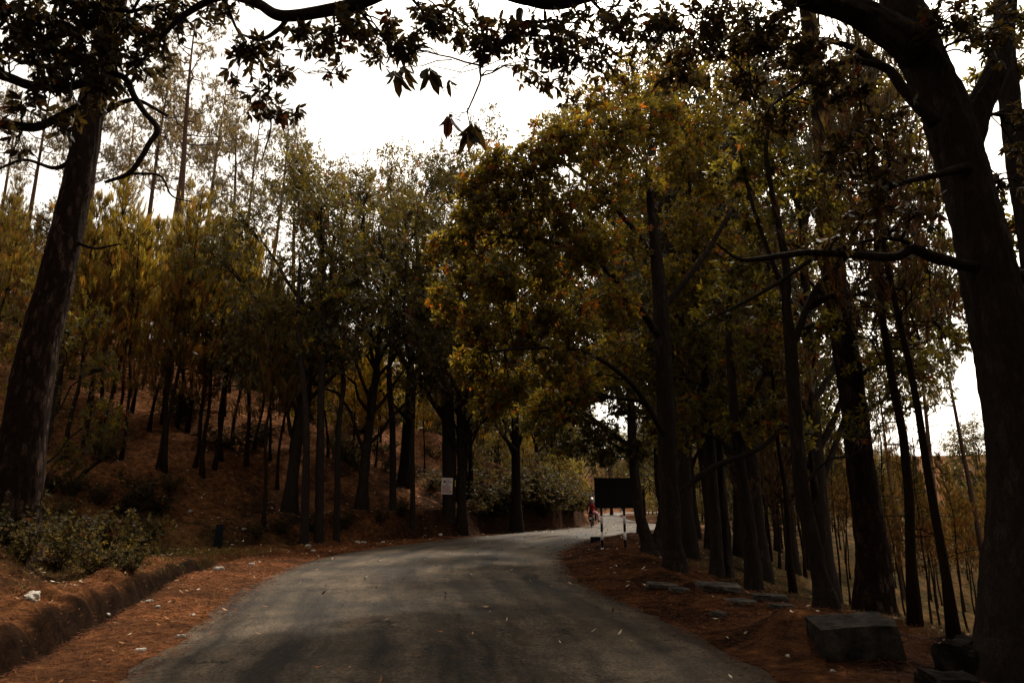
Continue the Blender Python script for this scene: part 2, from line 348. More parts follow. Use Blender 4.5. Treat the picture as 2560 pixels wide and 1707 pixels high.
lit = ((DL > 0) & (DL < 3.4)) * ss(3.4, 2.6, DL) * (1 - ss(-.22, -.08, _e) * ss(.58, .44, _e) * (YL < 20)) + (DL > 6) * ss(6, 10, DL) * .75
grass = np.exp(-(((XX + 9.5) / 3.2) ** 2 + ((YY - 19.5) / 5.) ** 2)) * 1.3 + (DR > 3) * .75 * ss(3, 5, DR)
cc[:, 0] = np.clip(lit, 0, 1).reshape(-1); cc[:, 1] = np.clip(grass, 0, 1).reshape(-1); cc[:, 2] = ((DL > 0) * ss(-.30, -.12, _e) * ss(.56, .40, _e) * ss(21, 18, YL) + (YL > 24) * ss(24, 32, YL) * ss(75, 60, YL) * ss(.15, .4, DL) * ss(3.2, 2.0, DL) * .85).reshape(-1); cc[:, 3] = 1  # blue: painted shade on the ditch wall, plus earth colour of the bend cutting
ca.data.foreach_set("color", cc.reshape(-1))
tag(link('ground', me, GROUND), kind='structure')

# road strip with a ragged edge
def road_mesh():
    A = crspline(LE, 40); B = crspline(RE, 40)
    def resamp(P, n, wf):
        s = np.concatenate([[0], np.cumsum(np.hypot(*np.diff(P, axis=0).T))]); t = np.linspace(0, 1, n) ** wf * s[-1]
        return np.stack([np.interp(t, s, P[:, 0]), np.interp(t, s, P[:, 1])], 1)
    n = 1500; A = resamp(A, n, 1.6); B = resamp(B, n, 1.6)
    k = 14; V = []
    W = B - A; Wl = np.linalg.norm(W, axis=1)[:, None]; U = W / Wl
    ja = (fbm(A[:, 1] * 1.1, A[:, 0] * 0 + 3, 5) * .15 - .02) + .11 * fbm(A[:, 1] * 5, A[:, 0] * 5, 4); jb = (fbm(B[:, 1] * 1.1, B[:, 0] * 0 + 40, 5) * .16 - .02) + .11 * fbm(B[:, 1] * 5, B[:, 0] * 5, 4)
    A = A + U * (ja - .06)[:, None]; B = B - U * (jb - .06)[:, None]
    for j in range(k + 1):
        t = j / k; P = A * (1 - t) + B * t
        z = 0.012 + 0.05 * 4 * t * (1 - t) + .012 * fbm(P[:, 0] * .6, P[:, 1] * .6, 3) * (1 if 0 < j < k else 0) + (-.020 if j in (0, k) else 0)
        V.append(np.column_stack([P, z]))
    V = np.stack(V, 1); idx = np.arange(n * (k + 1)).reshape(n, k + 1)
    q = np.stack([idx[:-1, :-1], idx[:-1, 1:], idx[1:, 1:], idx[1:, :-1]], -1).reshape(-1, 4)
    me = bpy.data.meshes.new('road'); me.from_pydata(V.reshape(-1, 3).tolist(), [], q.tolist())
    me.polygons.foreach_set("use_smooth", np.ones(len(q), bool))
    s = np.concatenate([[0], np.cumsum(np.hypot(*np.diff((A + B) / 2, axis=0).T))]); a = me.attributes.new("lane", 'FLOAT_VECTOR', 'POINT')
    lane = np.stack([np.tile(np.arange(k + 1) / k * 6.5, (n, 1)), np.tile(s[:, None], (1, k + 1)), np.zeros((n, k + 1))], -1)
    a.data.foreach_set("vector", lane.reshape(-1).astype(np.float32)); me.update(); return me
tag(link('road', road_mesh(), ROAD), kind='structure')

# ------------------------------------------------------------------ foliage builders
def unit(v): return v / (np.linalg.norm(v, axis=-1, keepdims=True) + 1e-9)
def whorls(pos, axis_, size, n=6, hexa=True, droop=.35, w=.17, tints=None, g=None):
    """pos (M,3): whorls of n lance-shaped leaves round an axis. returns faces and tints"""
    g = g or rng; M = len(pos); ax = unit(axis_ + 1e-6)
    rnd = unit(g.normal(size=(M, 3))); e1 = unit(np.cross(ax, rnd)); e2 = np.cross(ax, e1)
    th = (np.arange(n)[None, :] * 2 * math.pi / n + g.random((M, 1)) * 6 + g.normal(size=(M, n)) * .25)
    spread = .75 + g.random((M, n)) * .45
    d = (e1[:, None] * np.cos(th)[..., None] + e2[:, None] * np.sin(th)[..., None]) * spread[..., None] + ax[:, None] * (.55 + .5 * g.random((M, n, 1)))
    d = unit(d); d[..., 2] -= droop; d = unit(d)
    L = size[:, None] * (.7 + .55 * g.random((M, n)))
    sd_ = unit(np.cross(d, ax[:, None] + .35 * g.normal(size=(M, n, 3)))); up = np.cross(sd_, d)
    base = pos[:, None] + d * (L * .12)[..., None]
    def P(t, s, u): return base + d * (L * t)[..., None] + sd_ * (L * s)[..., None] + up * (L * u)[..., None]
    if hexa:
        V = np.stack([P(0, 0, 0), P(.34, w, .06), P(.72, w * .85, .0), P(1., 0, -.14), P(.72, -w * .85, .0), P(.34, -w, .06)], 2); k = 6
    else:
        V = np.stack([P(0, 0, 0), P(.55, w, .04), P(1., 0, -.08), P(.55, -w, .04)], 2); k = 4
    V = V.reshape(-1, k, 3)
    if tints is None: tints = leaf_tints(M, g)
    T = np.repeat(tints, n, 0) * (.8 + .4 * g.random((M * n, 1)))
    return V, T
def leaf_tints(M, g, red=.05, yel=.10):
    t = np.ones((M, 3)) * (.55 + .8 * g.random((M, 1))); r = g.random(M)
    t[r < yel] *= np.array([1.5, 1.4, .9]); t[r > 1 - red] *= np.array([1.5, .6, .7]); return t
def tufts(pos, axis_, size, n=14, g=None, cone=.42, w=.035, tint=None):
    g = g or rng; M = len(pos); ax = unit(axis_); rnd = unit(g.normal(size=(M, 3))); e1 = unit(np.cross(ax, rnd)); e2 = np.cross(ax, e1)
    th = g.random((M, n)) * 6.283; sp = cone * (.3 + g.random((M, n)))
    d = unit(ax[:, None] + (e1[:, None] * np.cos(th)[..., None] + e2[:, None] * np.sin(th)[..., None]) * sp[..., None])
    L = size[:, None] * (.7 + .5 * g.random((M, n))); s = unit(np.cross(d, g.normal(size=(M, n, 3))))
    b = pos[:, None] - ax[:, None] * (size[:, None] * g.random((M, n)) * .8)[..., None]
    V = np.stack([b + s * (L * w)[..., None], b - s * (L * w)[..., None], b + d * L[..., None]], 2).reshape(-1, 3, 3)
    if tint is None: tint = np.ones((M, 3)) * (.6 + .8 * g.random((M, 1))) * np.array([1, 1, 1])
    T = np.repeat(tint, n, 0) * (.8 + .4 * g.random((M * n, 1))); return V, T

def curve_to(a, b, g, sag=.12, n=5):
    a = np.array(a, float); b = np.array(b, float); L = np.linalg.norm(b - a); t = np.linspace(0, 1, n)[:, None]
    off = g.normal(size=3) * L * sag * .6 + np.array([0, 0, L * sag])
    P = a * (1 - t) + b * t + off * (np.sin(t * math.pi)) ; P[1:-1] += g.normal(size=(n - 2, 3)) * L * .025; return P

def hero_tree(name, label, cat, stems, clumps, bark, leaf, leafsize=.17, seed=1, group=None, whn=6, sides=14, leafpx=None, base=None, droop=.35, twig=1.0, tintf=None, mult=1.0):
    """stems: list of lists of (point, radius). clumps: (centre, (rx,ry,rz), sprays)"""
    g = np.random.default_rng(seed); mb = MB(); nodes = []; nrad = []
    b0 = np.array(stems[0][0][0]) if base is None else np.array(base)
    for st in stems:
        P = np.array([s[0] for s in st]); r = np.array([s[1] for s in st]); Q = crspline(np.column_stack([P, r]), 7)
        big = Q[0, 3] > .08
        ns = g.normal(size=(len(Q), 3)); ns = (np.roll(ns, 1, 0) + 2 * ns + np.roll(ns, -1, 0)) / 4
        Q[:, :3] += ns * Q[:, 3:4] * (.03 if big else .08)
        mb.bark(Q[:, :3] - b0, np.maximum(Q[:, 3], .006), sides, g) if big else mb.tube(Q[:, :3] - b0, np.maximum(Q[:, 3], .006), 7, jit=.10)
        for q in Q[2:]:
            nodes.append(q[:3]); nrad.append(q[3])
    nodes = np.array(nodes); nrad = np.array(nrad); VV = []; TT = []
    for c in clumps:
        cen, rad, nsp = c[0], c[1], int(c[2] * mult); cen = np.array(cen, float); rad = np.array(rad, float)
        tgt = cen
        d = np.linalg.norm((nodes - tgt) * np.array([1, 1, 1.0]), axis=1) + np.maximum(nodes[:, 2] - tgt[2], 0) * 1.2
        i = int(np.argmin(d)); r0 = min(nrad[i] * .75, .012 + .018 * np.linalg.norm(nodes[i] - tgt) * twig)
        Pm = curve_to(nodes[i], tgt, g, .10, 8); mb.tube(Pm - b0, np.linspace(r0, r0 * .35, 8), 6)
        loc = [Pm[3:]]
        for k in range(5 + nsp // 12):
            q = cen + unit(g.normal(size=3)) * rad * .7; s = Pm[g.integers(2, 8)]
            Pb = curve_to(s, q, g, .10, 6); mb.tube(Pb - b0, np.linspace(r0 * .45, .007 * twig, 6), 4, cap=False); loc.append(Pb[2:])
        loc = np.vstack(loc)
        for k in range(nsp):
            u_ = unit(g.normal(size=3)) * g.random() ** .45
            q = cen + u_ * rad
            j = int(np.argmin(np.linalg.norm(loc - q, axis=1))); s = loc[j]
            Pt = curve_to(s, q, g, .08, 4); mb.tube(Pt - b0, np.linspace(.007, .003, 4) * twig, 3, cap=False)
            m = g.integers(2, 5); ts = np.linspace(.45, 1, m)
            pos = np.stack([Pt[-1] * t + Pt[1] * (1 - t) for t in ts]) + g.normal(size=(m, 3)) * leafsize * .45
            dirn = unit(Pt[-1] - Pt[0])[None] * .8 + g.normal(size=(m, 3)) * .4
            VV.append((pos, dirn))
    pos = np.vstack([a for a, b in VV]); dr_ = np.vstack([b for a, b in VV])
    tn = leaf_tints(len(pos), g)
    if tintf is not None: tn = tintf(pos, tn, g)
    V, T = whorls(pos - b0, dr_, leafsize * (.75 + .5 * g.random(len(pos))), whn, True, droop, tints=tn, g=g)
    root = empty(name, b0); tag(root, label, cat, group)
    mb.build('trunk', bark, root); link('crown', polymesh('crown', V, 6, T), leaf, root); return root

# prototypes of background trees: meshes are shared, every tree is its own object
def proto_young_pine(seed, H=9.0, bare=.42, w=1.5, dens=1.0):
    g = np.random.default_rng(seed); mb = MB(); bend = g.normal(size=2) * .25
    wg = g.random(4) * 6
    def tp(t): return np.array([bend[0] * math.sin(t * 3) * t + .07 * math.sin(t * 9 + wg[0]) + .04 * math.sin(t * 21 + wg[1]), bend[1] * math.sin(t * 2.4) * t + .07 * math.sin(t * 8 + wg[2]), H * t])
    P = np.array([tp(t) for t in np.linspace(0, 1, 14)]); P[0, 2] -= .4
    rr_ = np.linspace(.080, .012, 14); rr_[0] *= 1.7; mb.tube(P, rr_, 7, jit=.1)
    pos = []; dr_ = []
    for t in np.arange(.10, bare + .1, .03):        # dead stubs
        for k in range(3):
            a = g.random() * 6.28; q = tp(t) + np.array([math.cos(a), math.sin(a), .25 - .5 * g.random()]) * (.25 + 1.1 * g.random() ** 1.5); mb.tube(curve_to(tp(t), q, g, .08, 4), np.linspace(.009, .003, 4), 3, cap=False)
    for t in np.arange(bare, .985, .042 + .0 * H):
        prof_ = ((1 - (t - bare) / (1 - bare)) ** .8 * .85 + .16) * (.65 + .55 * g.random())
        for k in range(int(6 + g.random() * 3)):
            a = g.random() * 6.28; L = w * prof_ * (.45 + .85 * g.random()); s = tp(t + g.random() * .03 - .015)
            e = s + np.array([math.cos(a) * L, math.sin(a) * L, L * (.15 + .5 * t)])
            Pb = curve_to(s, e, g, -.10, 6); Pb[-1, 2] += L * .12; mb.tube(Pb, np.linspace(.016, .004, 6), 3, cap=False)
            for j in range(int((3 + 3.6 * L) * dens)):
                f = .35 + .65 * g.random(); p_ = Pb[0] * (1 - f) + Pb[-1] * f + np.append(g.normal(size=2) * .16 * L, (f * .1 + g.random() * .22) * L)
                pos.append(p_); dr_.append(np.array([math.cos(a) * .22, math.sin(a) * .22, 1.0]) + g.normal(size=3) * .14)
    pos.append(tp(1)); dr_.append(np.array([0, 0, 1.]))
    pos = np.array(pos); dr_ = np.array(dr_)
    tn = np.ones((len(pos), 3)) * (.55 + .9 * g.random((len(pos), 1))); r = g.random(len(pos)); lowf = np.clip(1.6 - (pos[:, 2] / H - bare) / (1 - bare) * 2.2, 0, 1) ; tn[r < .06 + .5 * lowf] *= np.array([1.0, .55, .45])
    V, T = tufts(pos, dr_, .22 + .12 * g.random(len(pos)), 20, g, .34, .028, tn)
    return mb.mesh('trunk'), polymesh('crown', V, 3, T)
def proto_tall_pine(seed, H=20., cr=.45, w=3.2, r0=.24):
    g = np.random.default_rng(seed); mb = MB(); bend = g.normal(size=2) * .7
    def tp(t): return np.array([bend[0] * math.sin(t * 3.3) * t, bend[1] * math.sin(t * 2.2) * t, H * t])
    P = np.array([tp(t) for t in np.linspace(0, 1, 22)]); P[0, 2] -= .5
    rr_ = np.linspace(r0, .03, 22); rr_[0] *= 1.6; mb.tube(P, rr_, 9, jit=.1); pos = []; dr_ = []
    for t in np.concatenate([np.arange(.3, 1 - cr, .06), np.arange(1 - cr, .99, .022)]):
        live = t > 1 - cr; s = tp(t); a = g.random() * 6.28; x = (t - (1 - cr)) / cr
        L = w * (math.sqrt(max(0., 1 - x * x)) * .9 + .12) * (.5 + .6 * g.random()) if live else .5 + g.random() * 1.4
        e = s + np.array([math.cos(a) * L, math.sin(a) * L, L * (.25 + .3 * g.random())])
        Pb = curve_to(s, e, g, -.06, 7); mb.tube(Pb, np.linspace(.05 if live else .02, .008, 7), 4, cap=False)
        if not live: continue
        for j in range(int(4 + L * 2.5)):
            f = .4 + .6 * g.random(); s2 = Pb[0] * (1 - f) + Pb[-1] * f; e2 = s2 + unit(g.normal(size=3) + np.array([math.cos(a) * .5, math.sin(a) * .5, .7])) * (.35 + .5 * g.random())
            mb.tube(np.array([s2, (s2 + e2) / 2 + g.normal(size=3) * .05, e2]), [.014, .009, .004], 3, cap=False)
            m = 6; q = e2 + g.normal(size=(m, 3)) * .20; pos.extend(q); dr_.extend(g.normal(size=(m, 3)) * .4 + np.array([0, 0, 1.]))
    pos = np.array(pos); dr_ = np.array(dr_)
    V, T = tufts(pos, dr_, .20 + .08 * g.random(len(pos)), 17, g, .8, .06)
    return mb.mesh('trunk'), polymesh('crown', V, 3, T)
def proto_broadleaf(seed, H=10., w=3.6, leafs=.14, ncl=19, spr=75, low=.35, r0=.20, hexa=False):
    g = np.random.default_rng(seed); mb = MB(); k0 = g.normal(size=2) * .5
    def tp(t): return np.array([k0[0] * math.sin(t * 3) * t, k0[1] * math.sin(t * 2) * t, H * .86 * t])
    P = np.array([tp(t) for t in np.linspace(0, 1, 12)]); P[0, 2] -= .5; rr_ = np.linspace(r0, .04, 12); rr_[0] *= 1.8; mb.tube(P, rr_, 9, jit=.12)
    pos = []; dr_ = []
    for c in range(ncl):
        t = low + (1 - low) * (c + .5) / ncl; x = (t - low) / (1 - low); a = c * 2.4 + g.random()
        L = w * math.sqrt(max(.05, 1 - (x * 1.25 - .35) ** 2)) * (.45 + .5 * g.random())
        cen = np.array([math.cos(a) * L, math.sin(a) * L, H * (low + (1 - low) * x * .93 + .03)])
        s = tp(max(.15, t - .18)); Pm = curve_to(s, cen, g, .08, 7); mb.tube(Pm, np.linspace(r0 * .38, .015, 7), 5, cap=False)
        rad = w * (.26 + .16 * g.random()) * np.array([1, 1, .75])
        for k in range(spr):
            q = cen + unit(g.normal(size=3)) * rad * g.random() ** .4; m = 3
            if k % 3 == 0: mb.tube(np.array([Pm[4 + g.integers(0, 3)], (q + cen) / 2 + g.normal(size=3) * .06, q]), [.012, .008, .004], 3, cap=False)
            pos.extend(q + g.normal(size=(m, 3)) * leafs * 1.1); dr_.extend(unit((q - cen))[None] * .8 + g.normal(size=(m, 3)) * .5 + np.array([0, 0, .3]))
    pos = np.array(pos); dr_ = np.array(dr_)
    V, T = whorls(pos, dr_, leafs * (.7 + .6 * g.random(len(pos))), 6, hexa, .3, .17, g=g)
    return mb.mesh('trunk'), polymesh('crown', V, 6 if hexa else 4, T)
def place_tree(name, protos, i, loc, sc, rz, bark, leaf, label, cat, group, lean=(0, 0), sz=1.0):
    tm, cm = protos[i % len(protos)]; r = empty(name, loc); r.scale = (sc, sc, sc * sz); r.rotation_euler = (lean[0], lean[1], rz)
    tag(r, label, cat, group); link('trunk', tm, bark, r); link('crown', cm, leaf, r); return r
YP = [proto_young_pine(s, 9 + .5 * (s % 3), .27 + .06 * (s % 4), 1.55 + .25 * (s % 2)) for s in range(6)]
TP = [proto_tall_pine(20 + s, 20, .42 + .05 * (s % 2), 2.9 + .4 * (s % 3), .26) for s in range(4)]
BL = [proto_broadleaf(40 + s, 10, 3.4 + .3 * (s % 2)) for s in range(4)]
BF = [proto_broadleaf(60 + s, 5, 2.0, .13, 10, 34, .12, .07) for s in range(2)]

ORD = ['first', 'second', 'third', 'fourth', 'fifth', 'sixth', 'seventh', 'eighth', 'ninth', 'tenth', 'eleventh', 'twelfth', 'thirteenth', 'fourteenth', 'fifteenth', 'sixteenth', 'seventeenth', 'eighteenth', 'nineteenth', 'twentieth']
def S(Y, *a):      # stem given by photo column, row and half width in photo pixels, at depth Y (or own depth as 4th value)
    out = []
    for q in a:
        yy = q[3] if len(q) > 3 else Y
        out.append((pt(q[0], q[1], yy), pxr(q[2], yy)))
    return out
def K(Y, *a):      # clumps: column, row, half size, half size, sprays, depth offset
    out = []
    for q in a:
        yy = Y + (q[5] if len(q) > 5 else 0); r = pxr(q[2], yy)
        out.append((pt(q[0], q[1], yy), (r, r * 1.1, pxr(q[3], yy)), q[4]))
    return out
# ------------------------------------------------------------------ the big dark tree at the right edge, arching over the road
def warm_dark(pos, tn, g):
    return tn * .9
stems = [S(6.5, (2560, 1790, 150), (2535, 1690, 92), (2545, 1500, 78), (2560, 1260, 72), (2548, 1080, 72), (2517, 900, 70), (2476, 700, 66), (2447, 580, 62), (2416, 446, 60), (2382, 340, 60), (2350, 245, 58), (2303, 134, 56), (2268, 45, 54), (2235, -50, 50), (2190, -250, 40, 6.3), (2150, -500, 26, 6)),
         S(6.4, (2300, 130, 52), (2230, 80, 46), (2150, 35, 40), (2050, 0, 36, 6.1), (1900, -35, 32, 5.9), (1700, -50, 30, 5.7), (1520, -30, 28, 5.5), (1400, 0, 28, 5.4), (1310, -10, 26, 5.3), (1150, -50, 20, 5.2), (1000, -30, 18, 5.1), (900, 8, 17, 5.1), (790, 32, 17, 5.1), (700, 40, 16, 5.1), (640, 8, 14, 5.2), (560, -10, 12, 5.2), (470, 32, 9, 5.3), (400, 95, 5, 5.4)),
         S(6.5, (2405, 420, 30), (2425, 340, 36), (2455, 255, 34), (2485, 190, 32), (2505, 110, 28), (2520, 0, 24), (2530, -160, 16)),
         S(6.4, (2560, 690, 17), (2450, 668, 16), (2396, 661, 15, 6.3), (2325, 640, 15, 6.2), (2280, 622, 14, 6.2), (2236, 642, 12, 6.2), (2102, 634, 10, 6.1), (2012, 632, 9, 6.1), (1900, 647, 7, 6.1), (1847, 647, 5, 6.1), (1789, 607, 3, 6.1)),
         S(6.25, (2310, 636, 8), (2258, 602, 6), (2191, 598, 5), (2102, 620, 4), (2035, 650, 4)),
         S(6.3, (2340, 310, 20), (2258, 223, 15), (2213, 170, 12), (2124, 152, 9), (2057, 179, 7), (2012, 205, 6), (1923, 268, 4)),
         S(6.3, (2200, 162, 10), (2110, 112, 8), (1990, 96, 6), (1860, 110, 4), (1770, 150, 3)),
         S(6.3, (2420, 420, 16), (2330, 440, 9), (2225, 470, 7), (2170, 520, 5), (2130, 590, 4), (2090, 660, 3)),
         S(5.1, (1300, 30, 12, 5.3), (1290, 70, 7), (1250, 110, 5), (1203, 165, 4), (1200, 204, 3), (1168, 280, 2.5)),
         S(5.1, (720, 40, 9), (700, 70, 7), (650, 100, 5), (600, 85, 3)),
         S(5.2, (560, -5, 6), (600, 90, 3.5), (660, 170, 3), (672, 230, 3), (650, 265, 3), (678, 310, 2.5), (655, 400, 1.8))]
cl = K(5.2, (560, 40, 40, 40, 6), (640, 120, 45, 45, 12), (700, 165, 40, 45, 9), (790, 95, 60, 50, 16), (690, 245, 25, 35, 4), (735, 290, 18, 18, 2), (640, 235, 45, 55, 7), (700, 285, 30, 35, 3), (610, 150, 40, 50, 6),
       (840, 175, 36, 30, 5), (880, 60, 70, 40, 18), (960, 100, 60, 45, 16), (1010, 130, 40, 35, 8), (1070, 50, 60, 50, 14), (1150, 55, 60, 45, 14), (1230, 100, 60, 50, 14), (1190, 120, 45, 40, 8),
       (1310, 110, 60, 60, 14), (1390, 120, 60, 60, 16), (1345, 190, 40, 40, 7), (1420, 190, 50, 55, 10), (1460, 80, 60, 60, 16), (1540, 60, 70, 50, 18, .4), (1520, 160, 60, 60, 12, .5))
cl += K(6.0, (1640, 70, 90, 70, 26), (1780, 60, 90, 80, 30), (1920, 70, 90, 70, 28), (1700, 170, 80, 60, 16, .5), (1850, 180, 90, 60, 20, .3), (2010, 150, 80, 60, 20), (2090, 210, 80, 60, 16),
        (1960, 270, 80, 50, 12), (2180, 300, 70, 70, 12), (2120, 400, 80, 70, 14), (2230, 430, 70, 70, 12), (2160, 520, 80, 60, 12), (2290, 520, 60, 60, 9), (2090, 600, 60, 50, 8), (2380, 40, 80, 70, 16), (2470, 90, 60, 80, 12),
        (2540, 330, 60, 80, 8, .8), (2520, 470, 50, 60, 6, 1), (2250, 560, 60, 50, 6))
cl = [(c, np.array(r) * (1.3 if c[1] < 5.9 else 1.15), max(2, int(n * (.95 if c[1] < 5.9 else 1.5 if c[2] > 4.6 else .75)))) for c, r, n in cl]
cl += K(8.0, (1500, -330, 260, 160, 50), (1950, -360, 260, 170, 60), (2350, -330, 260, 170, 60), (1100, -360, 240, 140, 30, -1), (2600, -200, 200, 200, 50), (1700, -750, 400, 250, 60), (2300, -800, 400, 250, 70), (1200, -800, 350, 220, 36, -1.5), (700, -400, 250, 140, 22, -1.5))
big_tree = hero_tree('broadleaf_tree', 'massive dark leaning tree at the right edge, one limb arching over the road', 'tree', stems, cl, BARK_D, LEAF_N, .084, 1, sides=26, tintf=lambda p, t, g: t * .8)
# a few large single leaf sprays hanging in the sky gap
g = np.random.default_rng(5)
hp = [(988, 172, 4.2), (1072, 165, 4.2), (1122, 196, 4.2), (1122, 282, 4.1), (1168, 322, 4.1), (1182, 300, 4.1), (1010, 160, 4.3)]
P_ = np.array([pt(*q) for q in hp])
for k in range(len(P_)):
    V, T = whorls(P_[k:k + 1] - np.array(big_tree.location), np.array([[.1, 0, -.5]]), np.full(1, .15), 6, True, .75, w=.17, g=g); link('leaf_spray', polymesh('leaf_spray', V, 6, T * .8), LEAF_N, big_tree)
cl = None
mb = MB()
for a, b in (((1250, 150, 4.6), hp[1]), ((1180, 160, 4.4), hp[2]), ((1130, 150, 4.4), hp[0]), ((1168, 280, 4.9), hp[3]), ((1168, 280, 4.9), hp[4]), ((1168, 280, 4.9), hp[5])):
    mb.tube(curve_to(pt(*a), pt(*b), g, -.05, 5) - np.array(big_tree.location), np.linspace(.005, .0025, 5), 4, cap=False)
mb.build('twig', BARK_D, big_tree)
# slimmer tree right of it
hero_tree('broadleaf_tree', 'slim dark trunk at the far right edge, crossing behind the fork of the massive tree', 'tree',
          [S(8.2, (2680, 1760, 50), (2650, 1300, 36), (2605, 800, 32), (2572, 560, 29), (2545, 420, 27), (2530, 312, 26), (2516, 160, 26), (2508, 0, 24), (2510, -250, 16)),
           S(8.2, (2530, 330, 12), (2590, 240, 8), (2620, 150, 5))],
          K(8.4, (2500, 200, 70, 70, 22), (2440, 60, 70, 60, 26), (2540, 560, 50, 80, 16), (2480, 660, 50, 60, 12), (2520, 780, 50, 70, 12), (2590, 60, 60, 60, 20), (2700, -250, 300, 200, 80), (2900, 200, 250, 250, 70)), BARK_D, LEAF, .11, 2, sides=16)
# left edge broadleaf tree whose limbs hang in front of the pine
hero_tree('broadleaf_tree', 'overhanging broadleaf tree at the top left corner with a kinked hanging branch', 'tree',
          [S(7.0, (-420, 1400, 75), (-400, 900, 66), (-380, 500, 60), (-350, 250, 54), (-300, 0, 44), (-260, -300, 30)),
           S(6.8, (-370, 420, 30), (-150, 330, 20), (0, 312, 13), (90, 318, 12), (150, 290, 10), (200, 262, 8)),
           S(6.8, (-350, 250, 30), (-120, 150, 20), (10, 190, 14), (80, 215, 13), (180, 215, 12), (260, 185, 10), (312, 196, 9), (335, 240, 8.5), (360, 280, 8), (394, 322, 8), (374, 358, 7), (355, 392, 7), (322, 434, 6), (262, 456, 4)),
           S(6.8, (322, 434, 4.5), (400, 440, 3), (430, 490, 2.5), (480, 505, 2)), S(6.6, (-330, 100, 30), (-100, 20, 18), (60, -20, 14), (200, 10, 10), (330, 30, 6))],
          K(6.7, (40, 40, 80, 70, 34), (150, 30, 80, 60, 34), (260, 40, 80, 60, 36), (350, 40, 70, 60, 30), (430, 40, 60, 50, 16), (110, 110, 90, 50, 26), (210, 130, 80, 60, 32), (300, 130, 70, 60, 28), (375, 120, 55, 50, 16),
            (20, 150, 60, 50, 8), (60, 260, 60, 60, 8), (140, 200, 70, 50, 14), (240, 220, 60, 50, 14), (40, 360, 50, 50, 5), (310, 215, 30, 50, 5), (160, 300, 40, 40, 5), (500, 30, 50, 30, 8), (-150, 100, 120, 150, 60), (-250, 400, 150, 150, 50), (100, -250, 250, 160, 50), (500, -300, 250, 150, 30)), BARK_D, LEAF_N, .125, 3, mult=.62, sides=16, tintf=lambda p, t, g: t * .8)

# ------------------------------------------------------------------ big pine on the left bank
pb = ground_hit(52, 1200); Yp = float(pb[1])
Yp = min(max(Yp, 11.0), 14.0)
bx = float(pt(50, 1205, Yp)[0]); bz = hz(bx, Yp)
st = S(Yp, (58, 1102, 51), (78, 968, 48), (106, 834, 45), (140, 700, 41), (176, 536, 38), (198, 446, 36), (221, 312, 34), (235, 240, 33), (258, 150, 31), (290, 0, 28), (340, -250, 22), (390, -500, 14))
st = [(np.array([bx, Yp, bz - .4]), pxr(80, Yp)), (np.array([bx, Yp, bz + .15]), pxr(60, Yp))] + st
hero_tree('pine_tree', 'thick old pine with scaly plated bark on the left bank', 'pine tree',
          [st, S(Yp, (210, 380, 9), (140, 420, 6), (60, 400, 4), (-20, 430, 3)), S(Yp, (225, 300, 9), (330, 250, 6), (420, 290, 4)), S(Yp, (165, 590, 6), (230, 620, 4), (300, 610, 2))],
          K(Yp, (330, -260, 200, 120, 40), (420, -420, 200, 120, 30), (60, -250, 160, 120, 30)), BARK_P, NEEDLE_T, .2, 4, sides=30, tintf=lambda p, t, g: t * 0 + .8)

# ------------------------------------------------------------------ trees on the right verge
def stem_base(u, v, Y, w):      # first stem points, rooted in the ground
    p = pt(u, v, Y); z = hz(p[0], Y)
    return [(np.array([p[0], Y, z - .35]), pxr(w * 1.55, Y)), (np.array([p[0], Y, z + .12]), pxr(w * 1.15, Y))]
# tall pine with plated bark
Y2 = 13.0
hero_tree('pine_tree', 'tall straight pine with rough plated bark behind the stone block', 'pine tree',
          [stem_base(2186, 1510, Y2, 42) + S(Y2, (2183, 1400, 38), (2164, 1250, 34), (2150, 1150, 32), (2120, 900, 30), (2086, 700, 29), (2068, 500, 28), (2055, 320, 23), (2030, 130, 22), (2010, -60, 20), (1980, -350, 15), (1960, -600, 9)),
           S(Y2, (2095, 780, 7), (2060, 740, 5), (2020, 700, 3)), S(Y2, (2045, 230, 6), (1990, 190, 4), (1940, 210, 3)), S(Y2, (2130, 950, 5), (2210, 900, 4), (2260, 860, 2.5))],
          K(Y2, (2010, 130, 60, 40, 12), (2090, 180, 70, 50, 12), (1960, -150, 160, 100, 30), (2120, -200, 140, 100, 25), (2200, 250, 80, 50, 10)), BARK_P, NEEDLE_T, .17, 6, sides=22, tintf=lambda p, t, g: t * 0 + .7)
